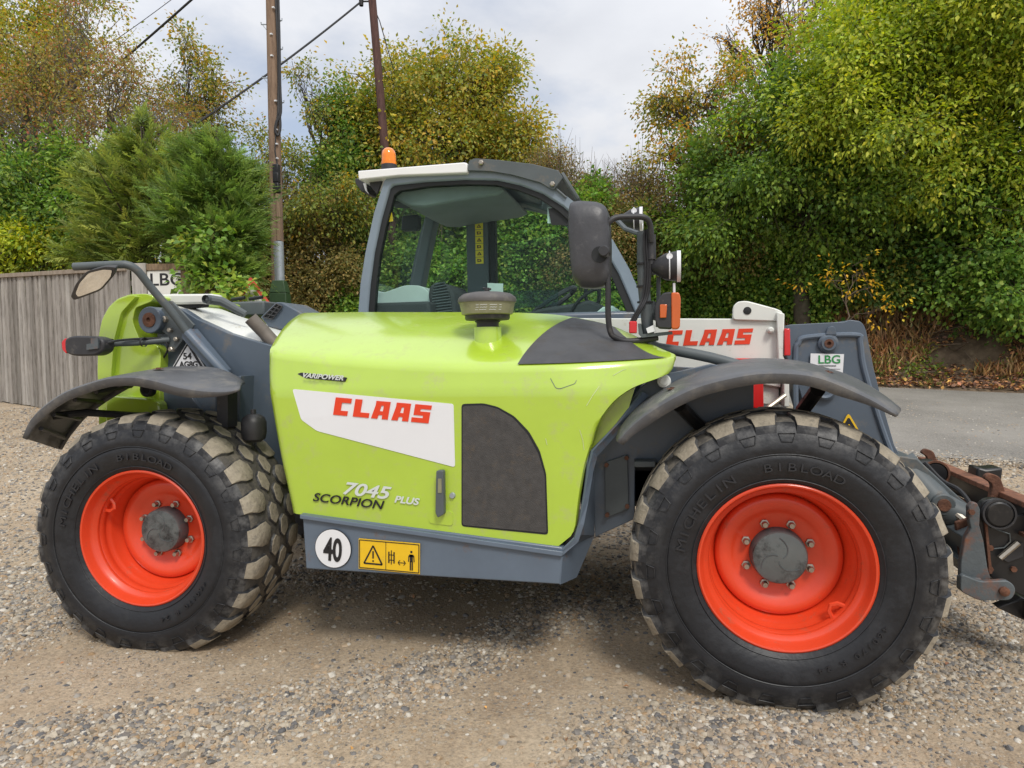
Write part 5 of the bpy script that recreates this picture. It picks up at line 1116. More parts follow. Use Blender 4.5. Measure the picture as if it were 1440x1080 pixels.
    if first:
        arc_text('MICHELIN', R(168), .385, .052, R(6.6)); arc_text('BIBLOAD', R(100), .388, .046, R(6.2))
        arc_text('460/70 R 24', R(-30), .388, .030, R(-0.1) if False else R(4.2))
        b_ = MB()
        for (r_, y_) in ((.452, -.0335), (.352, -.0150)):
            b_.tube([(r_ * math.cos(t), y_, r_ * math.sin(t)) for t in np.linspace(0, 2 * math.pi, 97)], .0028, 5, cap=False)
        b_.build('sidewall_ring', M['rubber'], w, local=True)
    sets_ = ((0, 0.0), (1, .5), (2, 0.0), (3, .5))
    if not stuff_lugs:
        for mi_, ph in sets_:
            for k in range(NL):
                th = 2 * math.pi * (k + ph + phase) / NL
                o_ = bpy.data.objects.new('tread_block', lug_meshes[mi_]); col.objects.link(o_); o_.parent = w; o_.rotation_euler = (0, -th, 0)
                if math.sin(th) < -.96: o_.location = (0, 0, .006 * (1 + math.sin(th)) * 0 + .018 * (-math.sin(th) - .96) / .04)
    else:
        b_ = MB()
        for mi_, ph in sets_:
            me = lug_meshes[mi_]; vv_ = [v.co.copy() for v in me.vertices]
            for k in range(NL):
                th = 2 * math.pi * (k + ph + phase) / NL; mt = Matrix.Rotation(-th, 3, 'Y')
                n0 = len(b_.v); b_.v += [tuple(mt @ q) for q in vv_]
                for pl in me.polygons: b_.f.append(tuple(i + n0 for i in pl.vertices)); b_.m.append(pl.material_index)
        o_ = b_.build('tread_block', [M['rubber'], M['tread']], w, ang=30, local=True); o_['kind'] = 'stuff'
    return w
make_wheel((2.9282899836829093, 0, .558), 0, .25, R(-42))
make_wheel((0, 0, .545), 0.062253687287599294, .1, R(150))
make_wheel((2.9282899836829093, 2.36, .558), 0, .4, R(40), True, True, False)
make_wheel((0, 2.36, .545), 0, .7, R(40), True, True, False)
# axles
b = MB()
for x_ in (0.0, 2.9282899836829093):
    b.tube([(x_, .22, .55), (x_, 2.14, .55)], .10, 16); b.revolve([(-.2, .0), (-.2, .14), (.2, .14), (.2, 0)], 20, c=(x_, 1.18, .55))
part(b, 'axle', M['black'])

# ------------------------------------------------------------------ foliage tools
def leaf_object(name, P, A, Nn, Lg, Wd, C_, m, parent=None, fold=0.18):
    """each leaf is a folded kite: base P, axis A, normal Nn, length, width, colour"""
    n = len(P); A = A / np.linalg.norm(A, axis=1)[:, None]; S_ = np.cross(Nn, A); S_ /= (np.linalg.norm(S_, axis=1)[:, None] + 1e-9); Nn = np.cross(A, S_)
    L_ = Lg[:, None]; W_ = Wd[:, None]
    v0 = P; v1 = P + A * L_ * .45 + S_ * W_ * .5 + Nn * L_ * fold * .5; v2 = P + A * L_ - Nn * L_ * .12; v3 = P + A * L_ * .45 - S_ * W_ * .5 + Nn * L_ * fold * .5
    V = np.stack([v0, v1, v2, v3], 1).reshape(-1, 3).astype(np.float32)
    i = np.arange(n) * 4; F_ = np.stack([i, i + 2, i + 1, i, i + 3, i + 2], 1).reshape(-1).astype(np.int32)
    me = bpy.data.meshes.new(name); me.vertices.add(n * 4); me.vertices.foreach_set('co', V.reshape(-1))
    me.loops.add(n * 6); me.loops.foreach_set('vertex_index', F_); me.polygons.add(n * 2)
    me.polygons.foreach_set('loop_start', np.arange(n * 2, dtype=np.int32) * 3); me.polygons.foreach_set('loop_total', np.full(n * 2, 3, np.int32))
    me.update(calc_edges=True)
    at = me.attributes.new('col', 'FLOAT_COLOR', 'FACE'); cc_ = np.concatenate([C_, np.ones((n, 1))], 1).astype(np.float32); at.data.foreach_set('color', np.repeat(cc_, 2, 0).reshape(-1))
    me.materials.append(m); o = bpy.data.objects.new(name, me); col.objects.link(o)
    if parent is not None: o.parent = parent; o.matrix_parent_inverse = Matrix.Translation(-wloc(parent))
    return o
def unit(a): return a / (np.linalg.norm(a, axis=1)[:, None] + 1e-9)
LEAF_GAIN = 1.95
def palette(g, n, cols, wts, jit=.18):
    cols = np.array(cols); k = g.choice(len(cols), n, p=np.array(wts) / sum(wts)); c_ = cols[k] * LEAF_GAIN * (1 + g.normal(0, jit, (n, 1))); c_ = c_ * (1 + g.normal(0, .05, (n, 3))); return np.clip(c_ * [1.12, 1.0, 1.0] + [.010, .008, .014], .004, .9)
def sprays(g, Cn, Dr, nl, length, size, wr, droop, spread, pal, wts, cl_jit=.12, flat=.35):
    """leaves along short twigs: Cn twig bases, Dr directions"""
    n = len(Cn); Dr = unit(Dr); t = g.random((n, nl)) ; ln_ = length * g.uniform(.6, 1.3, (n, 1))
    P = Cn[:, None, :] + Dr[:, None, :] * (t * ln_)[:, :, None]
    P[:, :, 2] -= droop * (t * ln_) ** 1.5
    off = g.normal(0, 1, (n, nl, 3)) * spread; P = P + off
    A = Dr[:, None, :] * .5 + unit(off.reshape(-1, 3)).reshape(off.shape) * .9; A[:, :, 2] -= .25 + droop
    Nn = g.normal(0, 1, (n, nl, 3)) * .6 + np.array([0, 0, flat * 2.2]) + Dr[:, None, :] * .5
    sz = size * g.uniform(.6, 1.35, (n, nl))
    # colour clusters: neighbouring leaves share a tone
    c0 = palette(g, n, pal, wts, cl_jit); c1 = palette(g, n * nl, pal, wts, .16).reshape(n, nl, 3); C_ = c0[:, None, :] * .6 + c1 * .4
    q = n * nl
    return P.reshape(q, 3), A.reshape(q, 3), Nn.reshape(q, 3), sz.reshape(q), (sz * wr * g.uniform(.8, 1.2, (n, nl))).reshape(q), C_.reshape(q, 3)
def cat(L_): return [np.concatenate([a[k] for a in L_]) for k in range(6)]
def in_lobe(g, c, r, n, shell=.55):
    nb = max(4, n // 17); db = unit(g.normal(0, 1, (nb, 3))); rb = shell + (1.12 - shell) * g.random(nb) ** .6
    rb = np.where(g.random(nb) < .22, g.random(nb) ** .5, rb); k = g.integers(0, nb, n)
    q = db[k] * rb[k][:, None] + g.normal(0, 1, (n, 3)) * (0.145 + .07 * g.random(nb)[k])[:, None] * np.array([1, 1, .75])
    rad = np.linalg.norm(q, axis=1); d = q / (rad[:, None] + 1e-6)
    bump = 1 + .22 * (vn(d[:, 0] * 2 + c[0], d[:, 1] * 2 + d[:, 2] * 3 + c[2], 1.6, 41) - .5) * 2
    return np.array(c) + d * (rad * bump)[:, None] * np.array(r), d
def limb(b_, a, c_, r0, r1, g, n=7, wob=.08, seg=6):
    a = np.array(a, float); c_ = np.array(c_, float); L_ = np.linalg.norm(c_ - a); pts = []
    for i in range(n):
        t = i / (n - 1); q = a * (1 - t) + c_ * t; q = q + g.normal(0, 1, 3) * wob * L_ * math.sin(math.pi * t) * .5; q[2] += L_ * .10 * math.sin(math.pi * t); pts.append(tuple(q))
    b_.tube(pts, [r0 + (r1 - r0) * i / (n - 1) for i in range(n)], seg); return pts
def tree(name, label, cat_, base, top, lobes, rad, nl, length, size, wr, droop, spread, pal, wts, seed, bark='bark', group=None, twigs=True, nbr=9, trunk_to=None):
    """lobes: (centre, radii, number of twigs)"""
    g = np.random.default_rng(seed); e = empty(name, base); tag(e, label, cat_, group)
    b_ = MB(); tr = limb(b_, base, top, rad, rad * .55, g, 8, .05, 10); tb = MB(); L_ = []
    for (c_, r_, n_) in lobes:
        Cn, d = in_lobe(g, c_, r_, n_)
        Dr = d * .8 + g.normal(0, .45, (n_, 3)) + np.array([0, 0, .15])
        L_.append(sprays(g, Cn, Dr, nl, length, size, wr, droop, spread, pal, wts))
        st_ = np.array(tr[int(g.integers(3, 8))]); m_ = np.array(c_) * .75 + st_ * .25; lp = limb(b_, st_, m_, rad * .45, rad * .20, g, 6, .12, 7)
        for k in range(nbr):
            j = int(g.integers(0, n_)); lq = limb(b_, lp[int(g.integers(2, 6))], Cn[j], rad * .13, rad * .035, g, 6, .12, 5)
            for kk in range(3):
                j2 = int(g.integers(0, n_)); 
                if np.linalg.norm(Cn[j2] - np.array(lq[3])) < max(r_) * .9: limb(b_, lq[3], Cn[j2], rad * .05, rad * .02, g, 4, .1, 4)
        if twigs:
            sel = g.random(n_) < .5
            for q, dd in zip(Cn[sel], unit(Dr)[sel]):
                b_.tube([tuple(q - dd * length * .6), tuple(q + dd * length * .8 - np.array([0, 0, droop * length * .6]))], [.008, .003], 3, cap=False)
    b_.build('trunk', M[bark], e, ang=60, recalc=False)
    leaf_object('crown', *cat(L_), M['leaf'], e); return e
GRN = [(.055, .115, .020), (.085, .16, .024), (.035, .075, .016), (.14, .21, .03), (.20, .22, .03)]

# ------------------------------------------------------------------ fence, poles, signs
def gz(u, v):
    x, y = xy(u, v); return float(x), float(y), float(hgt(x, y))
TH0 = -CY
x0, y0, _ = gz(-10.2, 12.0); x1, y1, _ = gz(-5.25, 9.5)
fv = Vector((x1 - x0, y1 - y0, 0)); FL = fv.length; fang = math.atan2(fv.y, fv.x)
fence = empty('fence', (x0, y0, float(hgt(x0, y0))), None, (0, 0, fang)); tag(fence, 'weathered grey closeboard timber fence at the back of the yard', 'fence')
fb = MB(); fb.add([(0, 0, 0), (.135, -.022, 0), (.135, .004, 0), (0, .010, 0), (0, 0, 1), (.135, -.022, 1), (.135, .004, 1), (0, .010, 1)], [(0, 3, 2, 1), (4, 5, 6, 7), (0, 1, 5, 4), (1, 2, 6, 5), (2, 3, 7, 6), (3, 0, 4, 7)])
fme = [fb.mesh('fence_board', M[k], False) for k in ('fence', 'fenceb', 'fencec')]
g = np.random.default_rng(5); nb_ = int(FL / .112)
for k in range(nb_):
    s_ = k * FL / nb_; t = s_ / FL; X_ = x0 + fv.x * t; Y_ = y0 + fv.y * t; zb_ = float(hgt(X_, Y_)); zt = 2.82 * (1 - t) + 2.64 * t
    o = bpy.data.objects.new('fence_board', fme[int(g.choice(3, p=[.55, .27, .18]))]); col.objects.link(o); o.parent = fence
    o.location = (s_, float(g.normal(0, .003)), zb_ - fence.location.z + float(g.uniform(0, .02))); o.scale = (float(g.uniform(.94, 1.03)), 1, zt - zb_ - .03); o.rotation_euler = (float(g.normal(0, .003)), float(g.normal(0, .003)), float(g.normal(0, .02)))
zc0 = 2.80 - fence.location.z; zc1 = 2.62 - fence.location.z
b = MB(); b.loft([(-.1, -.05, zc0), (-.1, .05, zc0), (-.1, .05, zc0 + .075), (-.1, -.05, zc0 + .06)], [(FL, -.05, zc1), (FL, .05, zc1), (FL, .05, zc1 + .075), (FL, -.05, zc1 + .06)]); b.build('cap_rail', M['cap'], fence, local=True, bevel=.004)
b = MB(); 
for zz in (.4, 1.2, 1.9): b.loft([(0, .02, zc0 - 2.1 + zz), (0, .09, zc0 - 2.1 + zz), (0, .09, zc0 - 2.03 + zz), (0, .02, zc0 - 2.03 + zz)], [(FL, .02, zc1 - 2.1 + zz), (FL, .09, zc1 - 2.1 + zz), (FL, .09, zc1 - 2.03 + zz), (FL, .02, zc1 - 2.03 + zz)])
b.build('back_rail', M['fence'], fence, local=True)
for s_ in (0.2, 2.1, 4.0):
    b = MB(); b.box((s_, .03, -.3), (s_ + .1, .13, zc0 + (zc1 - zc0) * s_ / FL)); b.build('fence_post', M['fence'], fence, local=True)
# sign frame beside the fence
sx, sy, sz = gz(-5.02, 9.35)
sg = empty('sign_board', (sx, sy, sz), None, (0, 0, TH0)); tag(sg, 'white LBG name board in a timber frame, half grown over by the conifer', 'sign')
def lz(py, d=9.35, px=220): return 1.4139326087416586 + (496 - .0162 * (px - 720) - py) / 965 * d - sz
pu = lambda px, d=9.35: (px - 720) / 965 * d + 5.02
b = MB(); b.box((pu(191), 0, -.2), (pu(211), .12, lz(371))); b.build('sign_post', M['fencec'], sg, local=True, bevel=.006)
b = MB(); b.box((pu(211.5), .01, lz(381)), (pu(270), .09, lz(372))); b.build('top_rail', M['timber'], sg, local=True, bevel=.004)
b = MB(); b.box((pu(259), .01, -.2), (pu(272), .09, lz(382))); b.build('end_post', M['timber'], sg, local=True, bevel=.004)
b = MB(); b.box((pu(211.5), .03, lz(420)), (pu(259), .05, lz(381.5))); b.build('sign_face', M['signwhite'], sg, local=True)
b = MB(); b.box((pu(211.5), .01, 0), (pu(259), .03, lz(421))); b.build('lower_boarding', M['timber'], sg, local=True)
text('LBG', 'sign_lettering', sg, (pu(214), .028, lz(402)), .235, M['print'], xs=1.12, bold=.003, local=True, rot=(R(90), 0, 0))
# triangular road sign
tx, ty, tz = gz(-3.35, 9.2)
ts = empty('road_sign', (tx, ty, tz), None, (0, 0, TH0)); tag(ts, 'red bordered triangular road sign standing behind the machine by the green pole box', 'road sign')
def q_(px, py, d=9.2): return ((px - 720) / 965 * d + 3.35, 1.4139326087416586 + (496 - .0162 * (px - 720) - py) / 965 * d - tz)
T3 = [q_(357, 389), q_(398, 447), q_(322, 450)]
b = MB(); b.prism(rr(T3, .04), 0, .006); b.build('sign_plate', M['signred'], ts, local=True, smooth=False)
cx_ = sum(q[0] for q in T3) / 3; cz_ = sum(q[1] for q in T3) / 3
b = MB(); b.prism(rr([(cx_ + (x - cx_) * .74, cz_ + (z - cz_) * .74) for x, z in T3], .03), -.003, 0); b.build('sign_face', M['signwhite'], ts, local=True, smooth=False)
b = MB(); b.tube([(cx_ - .15, .03, 0), (cx_, .02, cz_ + .1)], .02, 6); b.tube([(cx_ + .2, .25, 0), (cx_, .02, cz_ + .1)], .02, 6); b.build('sign_leg', M['galv'], ts, local=True)
# utility poles
pb = (-4.42,8.51,2.46); pt = (-4.56,8.85,10.36)
pz_ = float(hgt(pb[0], pb[1]))
p1 = empty('utility_pole', (pb[0], pb[1], pz_)); tag(p1, 'brown timber utility pole with black cables and a steel conduit, nearest the conifer', 'utility pole', 'timber utility poles')
def onp(py): 
    a = Vector(pb); c_ = Vector(pt); t = (420 - py) / 610; return a * (1 - t) + c_ * t
b = MB(); b.tube([(pb[0] - .01, pb[1], pz_ - .3), tuple(onp(420)), tuple(onp(200)), tuple(onp(0)), pt], [.125, .118, .108, .098, .088], 16); b.build('pole_shaft', M['pole'], p1, recalc=False)
VDv = Vector((VD[0], VD[1], 0)); UDv = Vector((UD[0], UD[1], 0))
def off(py, du, dv): return tuple(onp(py) + UDv * du - VDv * dv)
b = MB(); b.tube(smooth_path([off(-190, .13, .05), off(0, .14, .05), off(60, .145, .06), off(120, .145, .08), off(160, .15, .09), off(175, .08, .12), off(188, .06, .13), off(193, .10, .11), off(180, .135, .09), off(150, .12, .08), off(80, .12, .05), off(0, .10, .05)], 4), .026, 6)
b.tube([off(-190, .10, .04), off(100, .115, .06), off(160, .10, .10), off(190, .06, .12), off(215, .04, .12), off(240, .09, .12)], .012, 6); b.build('pole_cable', M['cable'], p1, recalc=False)
for k, (py_, sd_) in enumerate(((35, -1), (30, 1), (70, 1), (110, -1), (145, 1), (183, -1))):
    b = MB(); b.tube([off(py_, .08 * sd_, .02), off(py_, .19 * sd_, .02), off(py_ - 3, .19 * sd_, .02)], .012, 6); b.tube([off(py_ + 8, .09 * sd_, .02), off(py_, .17 * sd_, .02)], .007, 5); b.build('cable_bracket', M['galv'], p1)
for py_ in (15, 52, 82, 145, 185, 205, 225):
    b = MB(); c_ = Vector(off(py_, .02 + .05 * (py_ % 2), .11)); b.box(tuple(c_ - Vector((.02, .02, .012))), tuple(c_ + Vector((.02, .02, .012)))); b.build('cable_clip', M['sticker'], p1)
for py_ in (240, 252, 266):
    b = MB(); c_ = Vector(off(py_, .065, .14)); b.box(tuple(c_ - Vector((.055, .05, .10))), tuple(c_ + Vector((.055, .05, .075)))); b.build('joint_box', M['black'], p1, bevel=.015)
b = MB(); b.tube([off(275, .07, .13), off(340, .08, .14)], .04, 8); b.build('wooden_casing', M['timber'], p1)
b = MB(); b.tube([off(342, .08, .16), off(400, .085, .16)], .085, 14); b.tube([off(350, -.01, .14), off(400, .0, .14)], .012, 6); b.build('steel_conduit', M['galv'], p1)
b = MB(); c0 = Vector(off(396, .08, .16)); c1 = Vector((c0.x + .03, c0.y, pz_ - .1))
b.loft([tuple(c0 + UDv * a - VDv * d_) for a, d_ in ((-.10, -.1), (.10, -.1), (.10, .1), (-.10, .1))], [tuple(Vector((c0.x, c0.y, c0.z - .22)) + UDv * a - VDv * d_) for a, d_ in ((-.15, -.14), (.15, -.14), (.15, .14), (-.15, .14))])
b.loft([tuple(Vector((c0.x, c0.y, c0.z - .225)) + UDv * a - VDv * d_) for a, d_ in ((-.15, -.14), (.15, -.14), (.15, .14), (-.15, .14))], [tuple(c1 + UDv * a - VDv * d_) for a, d_ in ((-.17, -.15), (.17, -.15), (.17, .15), (-.17, .15))]); b.build('base_casing', M['greenbox'], p1, bevel=.01)
A_ = Vector((-4.05,12.76,5.97)); B2 = Vector((-4.39,12.89,10.39)); dirp = (B2 - A_).normalized(); top_ = A_ + dirp * 8.5
kk = (A_.z - float(hgt(A_.x, A_.y))) / dirp.z; base_ = A_ - dirp * (kk + .3)
p2 = empty('utility_pole', tuple(base_)); tag(p2, 'dark leaning utility pole rising in front of the yellowing round tree', 'utility pole', 'timber utility poles')
b = MB(); b.tube([tuple(base_), tuple(A_), tuple(top_)], [.115, .10, .085], 14); b.build('pole_shaft', M['poledark'], p2, recalc=False)
ins = Vector((-4.61,12.82,9.85)); b = MB(); b.tube([tuple(A_ + dirp * ((ins.z - A_.z) / dirp.z)), tuple(ins)], .02, 6); b.revolve([(-.1, .05), (.08, .06), (.1, 0)], 10, axis='z', c=tuple(ins)); b.build('insulator', M['cable'], p2)
b = MB(); b.tube([(-4.25,12.89,9.54), (-4.18,12.89,9.37), (-3.99,13.2,8.37)], .012, 5); b.build('stay_wire', M['cable'], p2)
def cable(a, c_, sag, r_, label):
    a = Vector(a); c_ = Vector(c_); pts = []
    for i in range(25):
        t = i / 24; q = a * (1 - t) + c_ * t; q.z -= sag * 4 * t * (1 - t); pts.append(tuple(q))
    b_ = MB(); b_.tube(pts, r_, 6); o = b_.build('overhead_cable', M['cable'], None, recalc=False); tag(o, label, 'cable', 'overhead cables')
cable((-4.61,12.82,9.85), (-6.82,9.15,5.82), .08, .022, 'thick black overhead cable slung from the leaning pole past the near pole')
cable((-4.54,8.8,9.19), (-10.27,9.96,6.94), .04, .024, 'black overhead cable in the upper left running down into the berry tree')
cable((-4.57,8.8,9.32), (-10.5,9.93,7.56), .12, .007, 'thin overhead wire above the berry tree at the upper left')

# ------------------------------------------------------------------ trees and hedges
def gbase(c_, dz=0): return (c_[0], c_[1], float(hgt(c_[0], c_[1])) + dz)
OLV = [(.075, .115, .020), (.12, .16, .022), (.20, .18, .022), (.30, .19, .02), (.05, .09, .018)]
AUT = [(.32, .24, .02), (.22, .23, .02), (.13, .18, .02), (.42, .27, .02), (.40, .31, .03)]
RED = [(.15, .12, .03), (.20, .14, .03), (.11, .15, .03), (.19, .06, .03), (.18, .20, .04)]
IVY = [(.050, .12, .015), (.085, .17, .022), (.028, .068, .012), (.14, .23, .03), (.20, .24, .04)]
YGR = [(.18, .25, .02), (.26, .31, .026), (.12, .185, .018), (.32, .32, .03), (.06, .115, .014)]
CON = [(.065, .118, .020), (.092, .152, .026), (.038, .078, .016), (.13, .19, .034)]
tree('berry_tree', 'loose hawthorn with red-brown autumn leaves and berries at the upper left', 'tree', gbase((-8.43,8.32,2.45)), (-9.08,8.34,6.01),
     [((-9.03,8.16,6.34),(1.08,1.1,1.08),330),((-7.58,8.37,5.95),(1.07,1.1,0.83),330),((-7.01,8.83,6.38),(0.79,1,0.68),150),((-8.14,8.62,7.5),(1.37,1.2,0.75),200),((-9.56,8.01,5.68),(0.81,1,0.81),170),((-6.21,8.96,5.35),(0.55,0.6,0.48),60)],
     .13, 14, .42, .058, .6, .25, .11, RED, [3, 3, 4, 2, 2], 11, 'barkpale', nbr=16)
tree('yellowing_tree', 'tall tree turning golden yellow behind the berry tree', 'tree', gbase((-12.36,10.31,2.69)), (-12.17,10.6,7.99),
     [((-12.33,10.6,8.82),(1.33,1.5,1.33),420),((-11.54,11.23,9.58),(1.19,1.4,1.02),260),((-12.18,10.56,7.16),(1.16,1.4,0.99),300),((-13.62,10.29,8.51),(1.16,1.6,1.66),300),((-11.3,11.32,8.17),(1.03,1.2,0.85),160)],
     .18, 20, .45, .085, .6, .25, .13, [(.28, .22, .02), (.36, .27, .025), (.15, .19, .02), (.085, .14, .02)], [2, 1.5, 3, 4], 12)
tree('slender_tree', 'thin upright tree with sparse yellow-green shoots against the sky', 'tree', gbase((-7.5,10.37,2.39)), (-7.65,10.54,6.58),
     [((-7.69,10.6,8.06),(0.25,0.3,0.62),45),((-7.39,10.62,7.2),(0.59,0.5,0.47),80),((-7.59,10.59,7.51),(0.47,0.5,0.85),60),((-7.09,10.7,7.35),(0.34,0.4,0.28),30),((-7.17,10.65,6.58),(0.78,0.7,0.47),90)],
     .07, 14, .40, .075, .6, .1, .07, OLV, [3, 3, 3, 2, 1], 13, nbr=12)
tree('evergreen_shrub', 'glossy dark green evergreen shrub rising behind the fence', 'shrub', gbase((-8.57,7.67,2.41)), (-8.57,7.71,3.32),
     [((-7.72,7.5,3.44),(0.95,0.8,0.57),330),((-8.6,7.64,4.21),(1.1,1,0.78),520),((-7.38,7.82,4.3),(0.77,0.9,0.77),420),((-8.48,7.97,4.08),(1.06,0.8,0.73),420),((-10.16,7.59,4.17),(0.93,1,1.19),360)],
     .09, 22, .38, .085, .5, .2, .10, IVY, [3, 3, 3, 2, 1], 14)
tree('yellow_green_shrub', 'bright yellow-green shrub peeping over the left end of the fence', 'shrub', gbase((-8.5,6.96,2.36)), (-8.49,6.99,2.98),
     [((-8.4,6.93,3.31),(0.55,0.4,0.34),210),((-7.6,6.99,3.04),(0.42,0.3,0.17),70),((-9.37,6.91,3.38),(0.62,0.5,0.44),160)],
     .06, 20, .32, .080, .5, .2, .09, YGR, [3, 4, 1, 2, 1], 15)
# conifers: flat fronds, upswept at the tips
def fronds(g, Cn, Dr, nl, length, size, wr, pal, wts):
    n = len(Cn); Dr = unit(Dr); up_ = g.normal(0, .5, (n, 3)) + [0, 0, 1]; Sd = unit(np.cross(Dr, up_)); Nn = np.cross(Sd, Dr)
    t = np.tile(np.linspace(0, 1, nl), (n, 1)); ln_ = length * g.uniform(.6, 1.3, (n, 1)); sg = np.tile(np.where(np.arange(nl) % 2, 1., -1.), (n, 1))
    P = Cn[:, None] + Dr[:, None] * (t * ln_)[..., None]; P[:, :, 2] -= .10 * ln_ * t ** 2
    A = Dr[:, None] * 1.0 + Sd[:, None] * (sg * (.75 - .5 * t))[..., None] + g.normal(0, .14, (n, nl, 3)); A[:, :, 2] -= .25 * t
    N_ = Nn[:, None] + g.normal(0, .25, (n, nl, 3)); sz = size * (1.15 - .75 * t) * g.uniform(.75, 1.25, (n, nl)); q = n * nl
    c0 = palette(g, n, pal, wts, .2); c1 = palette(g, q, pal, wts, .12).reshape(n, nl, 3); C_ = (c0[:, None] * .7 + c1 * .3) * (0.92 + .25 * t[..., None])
    return P.reshape(q, 3), A.reshape(q, 3), N_.reshape(q, 3), sz.reshape(q), (sz * wr).reshape(q), C_.reshape(q, 3)
def conifer(name, label, base, top, lobes, seed, pal, wts, size=.105):
    g = np.random.default_rng(seed); e = empty(name, base); tag(e, label, 'conifer'); b_ = MB(); b_.tube([base, top], [.10, .02], 8); L_ = []
    ax = np.array([base[0], base[1], 0])
    for (c_, r_, n_) in lobes:
        n_ = int(n_ * 1.5); Cn, d = in_lobe(g, c_, r_, n_, .55)
        o_ = Cn - ax; o_[:, 2] = 0; Dr = unit(o_) * .6 + d * .45 + np.array([0, 0, .55]) + g.normal(0, .48, (n_, 3))
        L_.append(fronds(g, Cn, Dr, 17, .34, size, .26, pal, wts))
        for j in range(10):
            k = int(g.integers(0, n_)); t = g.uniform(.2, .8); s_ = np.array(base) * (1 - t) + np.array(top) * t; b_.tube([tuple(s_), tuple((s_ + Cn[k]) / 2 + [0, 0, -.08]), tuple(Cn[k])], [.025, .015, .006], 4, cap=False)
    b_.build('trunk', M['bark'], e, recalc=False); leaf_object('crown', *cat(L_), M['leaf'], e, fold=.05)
conifer('feathery_conifer', 'feathery light green conifer with pointed tips behind the fence', gbase((-5.48,6.62,2.25)), (-5.58,6.72,4.96),
     [((-5.51,6.55,3.25),(0.73,0.7,0.5),520),((-5.69,6.65,4.0),(0.59,0.7,0.56),430),((-5.5,6.73,4.67),(0.34,0.45,0.43),190),((-6.27,6.59,3.24),(0.46,0.6,0.48),280),((-4.88,6.53,4.08),(0.44,0.55,0.6),330),((-5.69,6.7,5.02),(0.11,0.2,0.25),40),((-6.27,6.63,4.09),(0.3,0.4,0.34),110)], 21, [(.092, .138, .024), (.13, .175, .030), (.055, .095, .020), (.18, .215, .04)], [3, 3, 2, 1])
conifer('dense_conifer', 'dense mid green conifer spilling over the LBG board beside the pole', gbase((-3.76,6.08,2.16)), (-3.9,6.17,4.75),
     [((-3.74,5.86,2.93),(0.38,0.45,0.42),560),((-4.04,5.98,3.49),(0.45,0.6,0.51),520),((-3.7,6.16,3.66),(0.31,0.5,0.44),330),((-3.9,6.14,4.18),(0.31,0.4,0.37),240),((-4.04,6.24,4.68),(0.13,0.2,0.25),60),((-3.66,6.3,4.2),(0.15,0.25,0.29),90),((-3.39,5.67,2.62),(0.2,0.35,0.2),220),((-3.54,6.08,3.23),(0.12,0.3,0.41),190)], 22, CON, [3, 3, 2, 1])
tree('bramble', 'low bramble with broad leaves creeping across the LBG board', 'bramble', gbase((-3.48,5.21,2.01)), (-3.48,5.23,2.24),
     [((-3.45,5.29,2.41),(0.13,0.2,0.11),34),((-3.52,5.35,2.82),(0.25,0.3,0.25),45),((-3.29,5.27,2.31),(0.23,0.2,0.08),34)], .02, 11, .25, .085, .8, .2, .07, IVY, [2, 4, 1, 3, 2], 23, 'twig', nbr=5)
tree('round_tree', 'round broadleaf tree turning yellow and orange behind the cab roof', 'tree', gbase((-4.01,15.3,2.94)), (-3.99,15.51,7.27),
     [((-3.99,15.54,7.96),(1.67,2.0,1.22),760),((-2.35,15.91,7.93),(1.18,1.6,1.14),440),((-3.21,15.77,9.02),(1.3,1.4,0.59),330),((-4.65,15.43,8.75),(0.63,0.9,0.51),110),((-1.4,16.11,7.42),(0.51,1.0,0.67),150),((-3.67,15.14,6.66),(2.12,1.6,0.69),460),((-5.17,14.83,7.36),(0.69,1.0,0.96),260),((-2.06,16.03,8.97),(0.47,0.8,0.47),80)],
     .22, 20, .55, .105, .62, .25, .16, [(.10, .15, .02), (.16, .19, .024), (.25, .22, .025), (.34, .23, .025), (.055, .095, .016)], [3, 4, 3, 1.8, 2], 31, nbr=14)
tree('dark_ivy_tree', 'dark green ivy-grown tree between the two utility poles', 'tree', gbase((-5.49,13.93,2.89)), (-5.47,14.1,6.24),
     [((-5.38,14.14,6.8),(0.71,0.9,1.12),330),((-5.34,13.56,5.21),(0.91,0.9,0.91),360),((-4.93,14.22,6.24),(0.56,0.7,0.75),180)], .15, 22, .42, .09, .7, .25, .12, IVY, [3, 3, 3, 1, 1], 32)
tree('spindly_tree', 'spindly tree with thin bare-stemmed leafy shoots beside the near utility pole', 'tree', gbase((-5.62,13.39,2.86)), (-5.82,13.5,6.12),
     [((-6.44,13.45,8.12),(0.4,0.5,0.51),55),((-6.04,13.52,7.57),(0.51,0.6,0.54),60),((-5.78,13.53,6.57),(0.51,0.6,0.73),75),((-6.22,13.42,6.4),(0.47,0.5,0.54),50),((-6.65,13.42,8.58),(0.15,0.2,0.25),14)], .09, 14, .42, .085, .6, .2, .10, OLV, [3, 3, 2, 1, 2], 33, nbr=14)
tree('olive_shrub', 'olive green shrub with some golden leaves just right of the near utility pole', 'shrub', gbase((-6.42,12.69,2.83)), (-6.41,12.77,4.42),
     [((-6.54,12.82,6.09),(0.21,0.5,0.42),40),((-6.06,12.35,4.75),(0.65,0.9,0.41),170),((-5.08,12.06,4.72),(0.66,0.8,0.66),200),((-7.83,13.58,6.75),(0.45,0.6,0.56),60)], .08, 20, .45, .085, .6, .25, .13, OLV, [3, 4, 2, .7, 2], 34)
